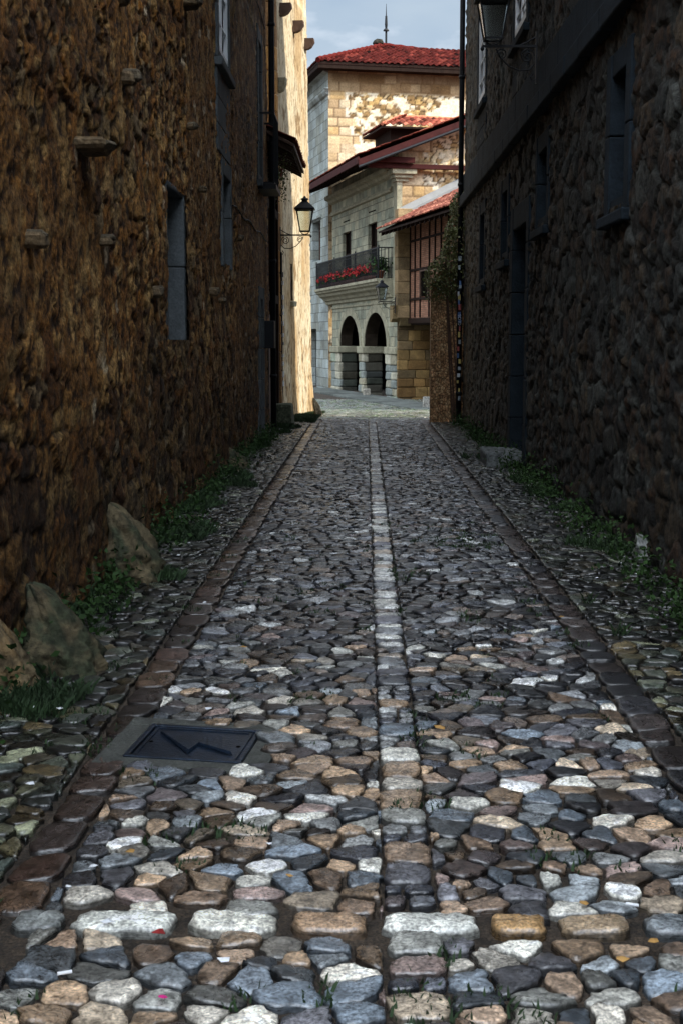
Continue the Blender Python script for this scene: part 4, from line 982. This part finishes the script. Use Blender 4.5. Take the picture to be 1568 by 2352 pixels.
ms = MB(); ms.extrude_y([(.01, 12.6 + DM), (-.08, 12.65 + DM), (-.16, 12.78 + DM), (-.18, 12.9 + DM), (.01, 12.95 + DM)], TS - .02, 24); ms.extrude_y([(.01, 6.9 + .25), (-.1, 7.2), (-.1, 7.3), (.01, 7.34)], 13.3, 15.8)
ms.extrude_y([(.01, 13.9 + DZ), (-.2, 13.95 + DZ), (-.26, 14.15 + DZ), (.01, 14.15 + DZ)], TS - .02, 24)
ms.build('moulding', 'towerL', tw_)
E = .58; ca = [(-E, TS - E, (14.22 + DZ)), (12 + E, TS - E, (14.22 + DZ)), (12 + E, 24 + E, (14.22 + DZ)), (-E, 24 + E, (14.22 + DZ))]
AP = (3.6, TS + 4.4, ZA)
# front slope, tiled, cut to the hips
Lf = 12 + 2 * E; sl = Vector((0, 4.4 + E, AP[2] - (14.22 + DZ))); Ls = sl.length
tiles('roof', tw_, (-E, TS - E, (14.24 + DZ)), (1, 0, 0), Lf, sl, Ls, keep=lambda U, V: (U > V / Ls * (AP[0] + E)) & (U < Lf - V / Ls * (12 + E - AP[0] - 3.5)), tw=.27, cs=.5, amp=.07, seed=61, base=(.055, .008, .006))
s2 = Vector((AP[0] + E, 0, AP[2] - (14.22 + DZ)))
tiles('roof', tw_, (-E, TS - E, (14.24 + DZ)), (0, 1, 0), 12.8, s2, s2.length, keep=lambda U, V: (U > V / s2.length * (4.4 + E)) & (U < 12.8 - V / s2.length * 7.5), tw=.27, cs=.5, amp=.07, seed=62, base=(.055, .008, .006))
ak = MB(); lo = lambda p, d=.07: (p[0], p[1], p[2] - d)
ak.add([lo(ca[0]), lo(ca[1]), lo(ca[2]), lo(ca[3]), lo(AP, .1)], [(0, 1, 4), (1, 2, 4), (2, 3, 4), (3, 0, 4), (3, 2, 1, 0)]); ak.build('roof_boards', 'redboard', tw_)
rb = MB()
for (p, q_) in ((ca[0], AP), (AP, (12, TS + 5.5, ZA - .35)), ): 
    pts = [Vector(p).lerp(Vector(q_), t) + Vector((0, 0, .08 + .03 * (k % 2))) for k, t in enumerate(np.linspace(0, 1, 30))]
    rb.tube(pts, .12, 8, (.08, .010, .008))
rb.build('ridge_tile', 'tile', tw_)
eb = MB(); eb.box(-E + .02, 12 + E, TS - E + .02, TS, (13.98 + DZ), (14.27 + DZ)); eb.box(-E + .02, 0, TS, 24 + E, (13.98 + DZ), (14.27 + DZ)); eb.box(-E + .03, 12, TS - E + .03, 24, (14.2 + DZ), (14.21 + DZ)); eb.build('eave_boards', 'timber', tw_)
fi = MB(); V, Fc, Cc = rockmb(AP[0] - .35, AP[1] - .2, AP[2] + .16, .30, .26, .22, 7, 8, 10); mk('finial', V, Fc, 'rock', tw_, cols=Cc * .15)
lr = MB(); rx, ry = AP[0] + .12, AP[1]; K0 = zat(887, 60, 67) - 18.5; K1 = zat(887, 12, 67); lr.tube([(rx, ry, AP[2] - .2), (rx, ry, 18.2 + K0)], .05, 8); lr.lathe([(.03, 18.2 + K0), (.15, 18.22 + K0), (.12, 18.28 + K0), (.05, 18.34 + K0), (.07, 18.5 + K0), (.05, 18.9 + K0)], rx, ry, 8); lr.tube([(rx, ry, 18.8 + K0), (rx, ry, K1)], [.03, .008], 6)
lr.build('lightning_rod', 'iron', tw_)

# ---------------------------------------------------------------- street lamps
def make_lamp(label, loc, rz):
    t = thing('street_lamp', label, 'street lamp', loc, rz, 'black iron lanterns on wall brackets')
    A = .50
    b = MB(); b.box(0, A + .12, -.012, .012, -.014, .014); b.box(0, .015, -.035, .035, -.42, .16); b.tube([(.02, 0, .1), (.12, 0, .04), (.22, 0, .0)], .009, 6)
    def scroll(cx, cz, r0, r1, a0, a1, n=26): return [(cx + (r0 + (r1 - r0) * k / n) * math.cos(a0 + (a1 - a0) * k / n), 0, cz + (r0 + (r1 - r0) * k / n) * math.sin(a0 + (a1 - a0) * k / n)) for k in range(n + 1)]
    b.tube(scroll(.11, -.11, .085, .02, math.pi, math.pi - 3.5 * math.pi), .008, 6)
    b.tube(scroll(.40, -.09, .065, .015, 0, 3.2 * math.pi), .007, 6)
    b.tube([(.025, 0, -.2), (.08, 0, -.26), (.2, 0, -.27), (.32, 0, -.22), (.42, 0, -.12), (.465, 0, -.03)], .009, 6)
    b.tube([(0, 0, -.36), (.05, 0, -.39), (.07, 0, -.34), (.04, 0, -.31)], .009, 6)
    b.lathe([(.012, -.05), (.025, -.03), (.012, 0)], A + .12, 0, 8)
    b.build('bracket', 'iron', t)
    f = MB(); w0, w1, z0, z1 = .095, .165, .075, .50
    for sx in (-1, 1):
        for sy in (-1, 1): f.tube([(A + sx * w0, sy * w0, z0), (A + sx * w1, sy * w1, z1)], .010, 6)
    for (ww, zz) in ((w0, z0), (w1, z1)):
        for s in (-1, 1): f.box(A - ww - .01, A + ww + .01, s * ww - .01, s * ww + .01, zz - .01, zz + .01); f.box(A + s * ww - .01, A + s * ww + .01, -ww + .01, ww - .01, zz - .009, zz + .009)
    f.tube([(A - .09, 0, .075), (A - .06, 0, .03), (A, 0, .012), (A + .06, 0, .03), (A + .09, 0, .075)], .009, 6)
    f.build('lantern_frame', 'iron', t)
    g = MB(); g.add([(A - w0, -w0, z0), (A + w0, -w0, z0), (A + w0, w0, z0), (A - w0, w0, z0), (A - w1, -w1, z1), (A + w1, -w1, z1), (A + w1, w1, z1), (A - w1, w1, z1)], [(0, 1, 5, 4), (1, 2, 6, 5), (2, 3, 7, 6), (3, 0, 4, 7)])
    go = g.build('glass', 'glass', t); sm = go.modifiers.new('thick', 'SOLIDIFY'); sm.thickness = .003
    h = MB(); r2 = math.sqrt(2)
    h.lathe([(.205 * r2, .505), (.205 * r2, .525), (.06 * r2, .665), (.05 * r2, .67)], A, 0, 4, math.pi / 4)
    h.lathe([(.06, .66), (.06, .70), (.085, .705), (.075, .725), (.035, .74), (.02, .765), (.012, .775)], A, 0, 14)
    h.build('lamp_roof', 'iron', t)
    return t
aL = at(652, 540, 28.15); lamp = make_lamp('black iron lantern on scrolled bracket against the sunlit pale rendered house', (-1.74, 28.15, aL.z), 0)
wR = at(1232, 106, yr(1232))
l2 = copy_tree(lamp); l2['label'] = 'unlit lantern silhouetted high on the dark right-hand rubble house, its bracket near white windows'
l2.location = (wR.x - .0, wR.y, wR.z); l2.rotation_euler = (0, 0, math.pi + RA)
l3 = copy_tree(lamp); l3['label'] = 'small far lantern hanging at the palace corner below the balcony'
p3 = at(906, 693, 49.4); l3.location = (p3.x + .02, 49.4, p3.z); l3.rotation_euler = (0, 0, math.pi + FA)

# ---------------------------------------------------------------- hatch in the paving
h = thing('utility_hatch', 'blue-black cast iron hatch with a raised lightning bolt, set in concrete', 'hatch', (HCx, HCy, -.001), HA)
h.rotation_euler = (0, math.radians(1.4), HA)
a, b_ = HW / 2, HD / 2
c_ = MB(); m_ = .10
for (x0, x1, y0, y1) in ((-a - m_, a + m_, b_, b_ + m_), (-a - m_, a + m_, -b_ - m_ * .8, -b_), (-a - m_, -a, -b_, b_), (a, a + m_, -b_, b_)): c_.block(x0, x1, y0, y1, -.05, .011, .004, .004)
c_.build('concrete_collar', 'concrete', h)
f_ = MB(); t = .022
for (x0, x1, y0, y1) in ((-a, a, b_ - t, b_), (-a, a, -b_, -b_ + t), (-a, -a + t, -b_ + t, b_ - t), (a - t, a, -b_ + t, b_ - t)): f_.block(x0, x1, y0, y1, -.03, .020, .004, .0005)
f_.build('frame', 'hatch', h)
p_ = MB(); p_.block(-a + t + .004, a - t - .004, -b_ + t + .004, b_ - t - .004, -.03, .010, .003, 0)
i2 = .03
for (x0, x1, y0, y1) in ((-a + i2, a - i2, b_ - i2 - .014, b_ - i2), (-a + i2, a - i2, -b_ + i2, -b_ + i2 + .014), (-a + i2, -a + i2 + .014, -b_ + i2, b_ - i2), (a - i2 - .014, a - i2, -b_ + i2, b_ - i2)): p_.box(x0, x1, y0, y1, .01, .0145)
pl = p_.build('cover', 'hatch', h)
bx, by = a * .78, b_ * .72
B2 = [(-.95, .75), (-.16, .22), (-.12, .80), (1.0, -.80), (.12, -.12), (.02, -.85)]
bl = MB(); n = 6; cen = (0, 0)
vs = [(x * bx, y * by, .0125) for x, y in B2] + [(x * bx * .93, y * by * .86, .019) for x, y in B2]
vs = [(x, y, z if z < .015 else .024) for x, y, z in vs]
bl.add(vs, [tuple(range(6, 12))] + [(k, (k + 1) % 6, 6 + (k + 1) % 6, 6 + k) for k in range(6)]); bl.build('lightning_bolt', 'hatch', pl)
for sx in (-1, 1): MB().lathe([(.009, .010), (.009, .0115), (.004, .0115)], sx * (a - .055), 0, 10).build('key_hole', 'dark', pl)

# ---------------------------------------------------------------- guard stones
def guard(px, py_base, label, w_, d_, hgt, lean, seed, cols=((.095, .075, .042), (.035, .04, .022)), Y=None, name='guard_stone', sub=3):
    g = onground(px, py_base); x, y = g.x, g.y
    r = np.random.default_rng(seed); n, m_ = 34, 48
    k = np.linspace(0, 1, n); V = []; Cc = []
    angs = np.linspace(0, 2 * math.pi, m_, endpoint=False)
    for kk in k:
        taper = (1 - kk ** 2.0) ** .75 * .88 + .12 if kk < 1 else .10
        for a_ in angs:
            sq = 1 / max(abs(math.cos(a_ + seed)), abs(math.sin(a_ + seed))) ** .55
            nn = float(fbm(np.array([a_ * 1.6 + 3]), np.array([kk * 3.]), 3, seed)[0]) - .5
            rr = taper * sq * .86 * (1 + .55 * nn)
            n2 = float(fbm(np.array([math.cos(a_) * 2.2 + 9]), np.array([math.sin(a_) * 2.2 + kk * 6.]), 4, seed + 9)[0]) - .5
            n3 = float(fbm(np.array([math.cos(a_) * 7 + 9]), np.array([math.sin(a_) * 7 + kk * 16.]), 3, seed + 19)[0]) - .5
            rr *= 1 + .6 * n2 + .28 * n3
            V.append((w_ / 2 * rr * math.cos(a_) + lean[0] * kk * .45 - w_ / 2 * (1 - taper) * .85, d_ / 2 * rr * math.sin(a_) + lean[1] * kk, -.05 + (hgt + .05) * kk + .04 * nn))
            t = float(ss(.4, .62, fbm(np.array([a_ * 2]), np.array([kk * 5.]), 3, seed + 4))[0]); Cc.append(np.array(cols[0]) * (1 - t) + np.array(cols[1]) * t)
    F = [(i * m_ + j, i * m_ + (j + 1) % m_, (i + 1) * m_ + (j + 1) % m_, (i + 1) * m_ + j) for i in range(n - 1) for j in range(m_)]
    F.append(tuple((n - 1) * m_ + j for j in range(m_))); F.append(tuple(range(m_))[::-1])
    o = mk(name, V, F, 'rock', None, smooth=True, cols=Cc); o.location = (x, y, float(gz(x, y))); return tag(o, label, 'guard stone')
guard(160, 1545, 'broad mossy grey boulder leaning to the left wall, nearest the utility hatch', .40, .36, .42, (-.10, .08), 3)
guard(318, 1335, 'tall pointed mossy stone leaning against the left wall, second from the near corner', .42, .42, .52, (-.17, .12), 8)
guard(20, 1590, 'rough brown boulder cut by the left edge of the picture', .30, .40, .40, (-.05, 0), 13, ((.2, .13, .06), (.12, .09, .05)))
guard(541, 1080, 'low dark wedge-shaped stone at the left wall in the grass', .42, .5, .34, (-.2, .2), 21)
guard(608, 980, 'slim tilted stone leaning on the left wall beside the dark block', .2, .3, .34, (-.14, .1), 30)
guard(350, 1240, 'small rounded stone half buried behind the tall pointed mossy stone', .16, .2, .16, (-.03, 0), 34)
guard(732, 955, 'slender sunlit pale stone post at the foot of the rendered house', .18, .18, .42, (-.12, 0), 17, ((.42, .34, .22), (.3, .24, .15)))
guard(1480, 1290, 'low pale lichen-spotted stone at the foot of the right wall', .2, .3, .2, (.03, 0), 44, ((.22, .23, .22), (.1, .12, .08)))
b = MB().block(-.26, .22, -.3, .3, -.05, .42, .05, .03, (.07, .08, .05)); o = b.build('stone_block', 'rock'); g = onground(654, 972); o.location = (g.x, 26.2, 0); tag(o, 'squat dark mossy stone block before the sunlit rendered house', 'stone block')
b = MB().block(-.24, .24, -.42, .42, -.05, .2, .03, .015, (.12, .13, .13)); o = b.build('stone_step', 'rock'); o.location = (1.78, yr(1190) , 0); tag(o, 'worn grey stone step under the tall door of the dark right house', 'step')
b = MB().block(-.11, .11, -.1, .1, -.05, .40, .03, .012, (.28, .27, .24)); o = b.build('stone_post', 'rock'); p = at(978, 925, 43); o.location = (p.x, 43, float(gz(0, 43)) - .03); tag(o, 'small white stone post beside the garden wall', 'bollard')
b = MB().block(-.14, .14, -.12, .12, -.05, .30, .04, .02, (.26, .24, .2)); o = b.build('stone_post', 'rock'); p = F2W(-.35, 3.2, -.5); o.location = p; tag(o, 'small dark stone stub in front of the right arch of the palace', 'bollard')

# ---------------------------------------------------------------- grass, weeds, litter
def blades(name, pts, m, hmin, hmax, wd, seed, parent=None):
    r = np.random.default_rng(seed); n = len(pts); pts = np.asarray(pts, float)
    a = r.uniform(0, 2 * math.pi, n); h_ = r.uniform(hmin, hmax, n); ln = r.uniform(.2, .9, n) * h_
    dx, dy = np.cos(a), np.sin(a); wx, wy = -dy * wd, dx * wd
    z0 = pts[:, 2]
    v = np.stack([np.column_stack([pts[:, 0] - wx, pts[:, 1] - wy, z0]), np.column_stack([pts[:, 0] + wx, pts[:, 1] + wy, z0]),
                  np.column_stack([pts[:, 0] + wx * .7 + dx * ln * .4, pts[:, 1] + wy * .7 + dy * ln * .4, z0 + h_ * .65]),
                  np.column_stack([pts[:, 0] + dx * ln, pts[:, 1] + dy * ln, z0 + h_])], 1).reshape(-1, 3)
    return mk(name, v, np.arange(n)[:, None] * 4 + np.arange(4)[None, :], m, parent)
r_ = np.random.default_rng(90)
def scatter(n, x0, x1, y0, y1, thr, seed, sc=2.2, edge=None, pw=1.0):
    x = r_.uniform(x0, x1, n); y = y0 + (y1 - y0) * r_.random(n) ** pw; d = fbm(x * sc, y * sc * .7, 3, seed)
    if edge is not None: d = d + edge(x)
    k = d > thr; return np.column_stack([x[k], y[k], gz(x[k], y[k]) + .0])
eL = lambda x: .30 * np.clip((KL - .15 - x) / .6, -1, 1); eR = lambda x: .30 * np.clip((x - KR - .1) / .7, -1, 1)
G1 = scatter(90000, -1.80, -1.08, 3.0, 27, .79, 3, edge=eL, pw=1.4); G2 = scatter(80000, 1.28, 2.12, 4.5, 27, .86, 4, edge=eR, pw=1.3)
G3 = scatter(60000, -1.75, 1.2, 2.3, 12, .70, 6, sc=5); G3 = np.array([p for p in G3 if not in_hatch(p[0], p[1])])
G4 = scatter(30000, -1.8, -1.0, 27.0, 33, .42, 8); G5 = scatter(40000, -3, 1.5, 29, 50, .60, 9, sc=1.1)
tag(blades('grass', np.vstack([G1, G4]), 'grass', .02, .10, .004, 1), 'green grass growing along the foot of the left wall', 'grass', kind='stuff')
tag(blades('grass', G2, 'grass', .02, .10, .004, 2), 'dark grass growing along the foot of the right wall', 'grass', kind='stuff')
tag(blades('moss_tufts', np.vstack([G3, G5]), 'grass', .012, .035, .005, 3), 'short green tufts between the cobbles in the street', 'grass', kind='stuff')
def weeds(label, xs, y0, y1, n, seed, size=.045, h=.22):
    r = np.random.default_rng(seed); P = []
    for _ in range(n):
        x = r.uniform(*xs); y = r.uniform(y0, y1); k = r.integers(10, 26)
        P.append(np.column_stack([r.normal(x, .07, k), r.normal(y, .09, k), np.abs(r.normal(0, h * .5, k)) + .01]))
    P = np.vstack(P); P[:, 2] += gz(P[:, 0], P[:, 1]); o = leaves('weeds', None, 'leaf', P, size, .55, seed); return tag(o, label, 'weeds', kind='stuff')
weeds('leafy weeds crowding the foot of the left wall', (-1.72, -1.5), 5, 24, 230, 5)
weeds('leafy weeds crowding the foot of the dark right wall', (1.72, 2.02), 7, 27, 300, 6)
def scrap(px, py, s, m, nm, label, cat, group, rot=None):
    g = onground(px, py); b = MB(); a = random.uniform(0, 6.28); n = 5
    vs = [(s * random.uniform(.6, 1.1) * math.cos(a + 2 * math.pi * k / n), s * .8 * random.uniform(.6, 1.1) * math.sin(a + 2 * math.pi * k / n), random.uniform(0, s * .5)) for k in range(n)] + [(0, 0, s * .5)]
    b.add(vs, [(k, (k + 1) % n, n) for k in range(n)]); o = b.build(nm, m); sm = o.modifiers.new('t', 'SOLIDIFY'); sm.thickness = .0015
    o.location = (g.x, g.y, .03 + float(gz(g.x, g.y))); return tag(o, label, cat, group)
for (px, py, s) in ((75, 1640, .022), (140, 1645, .02), (70, 1820, .018), (480, 1645, .02), (470, 1395, .014), (265, 1395, .02), (95, 1405, .025), (515, 2232, .018), (1465, 1330, .022), (1425, 1305, .02), (370, 1188, .018), (410, 1285, .016), (215, 2012, .014), (30, 1460, .02), (905, 1130, .014), (160, 2060, .012), (1370, 1338, .016), (620, 1960, .012), (250, 2145, .022)):
    scrap(px, py, s, 'paper', 'paper_scrap', 'small crumpled white paper scrap lying on the paving', 'litter', 'white paper scraps littering the paving')
M['pink'] = mat('pink_petal', (.6, .02, .2), .6); M['straw'] = mat('dry_leaf', (.4, .22, .06), .7, var=.4); M['redleaf'] = mat('red_leaf', (.3, .02, .02), .7)
scrap(376, 2318, .014, 'pink', 'petal', 'tiny magenta petal on the cobbles near the bottom edge', 'petal', None)
scrap(365, 2170, .03, 'redleaf', 'dead_leaf', 'dark red dead leaf below the long white stone', 'leaf', None)
for (px, py, s) in ((1340, 2100, .02), (1425, 2230, .02), (1290, 1430, .02), (1010, 1690, .03), (560, 1500, .02), (665, 2035, .016), (300, 1980, .02), (1500, 2190, .02)):
    scrap(px, py, s, 'straw', 'dry_leaf', 'small curled tan dry leaf lying between the cobbles', 'leaf', 'dry leaves scattered on the cobbles')
for k, (px, py, a_, lb) in enumerate(((1450, 2108, -.35, 'white cigarette end on the right foreground cobbles'), (150, 2268, .4, 'white cigarette end lying on the left foreground cobbles'))):
    g = onground(px, py); b = MB(); b.tube([(-.018, 0, .004), (.018, 0, .004)], .0045, 8); o = b.build('cigarette_end', 'paper'); o.location = (g.x, g.y, .035); o.rotation_euler = (0, 0, a_); tag(o, lb, 'litter')
# hanging plant under the small eave
hp = thing('hanging_plant', 'trailing flowering plant hanging from the brick house under its eave', 'plant', (-1.72, 24.55, 0))
hc_ = at(640, 395, 24.6); r_ = np.random.default_rng(33)
P = r_.normal(0, 1, (500, 3)) * (.09, .15, .2) + (hc_.x + 1.72, .1, hc_.z - .05)
leaves('foliage', hp, 'ivy', P, .045, .7, 9); leaves('blossom', hp, 'bloom', P[:60] * 1.0, .02, 1, 10)
hb = MB(); hb.lathe([(.05, hc_.z - .08), (.09, hc_.z + .05), (.1, hc_.z + .06)], hc_.x + 1.72, .1, 10); hb.build('pot', 'terracotta', hp)

S.render.engine = 'CYCLES'
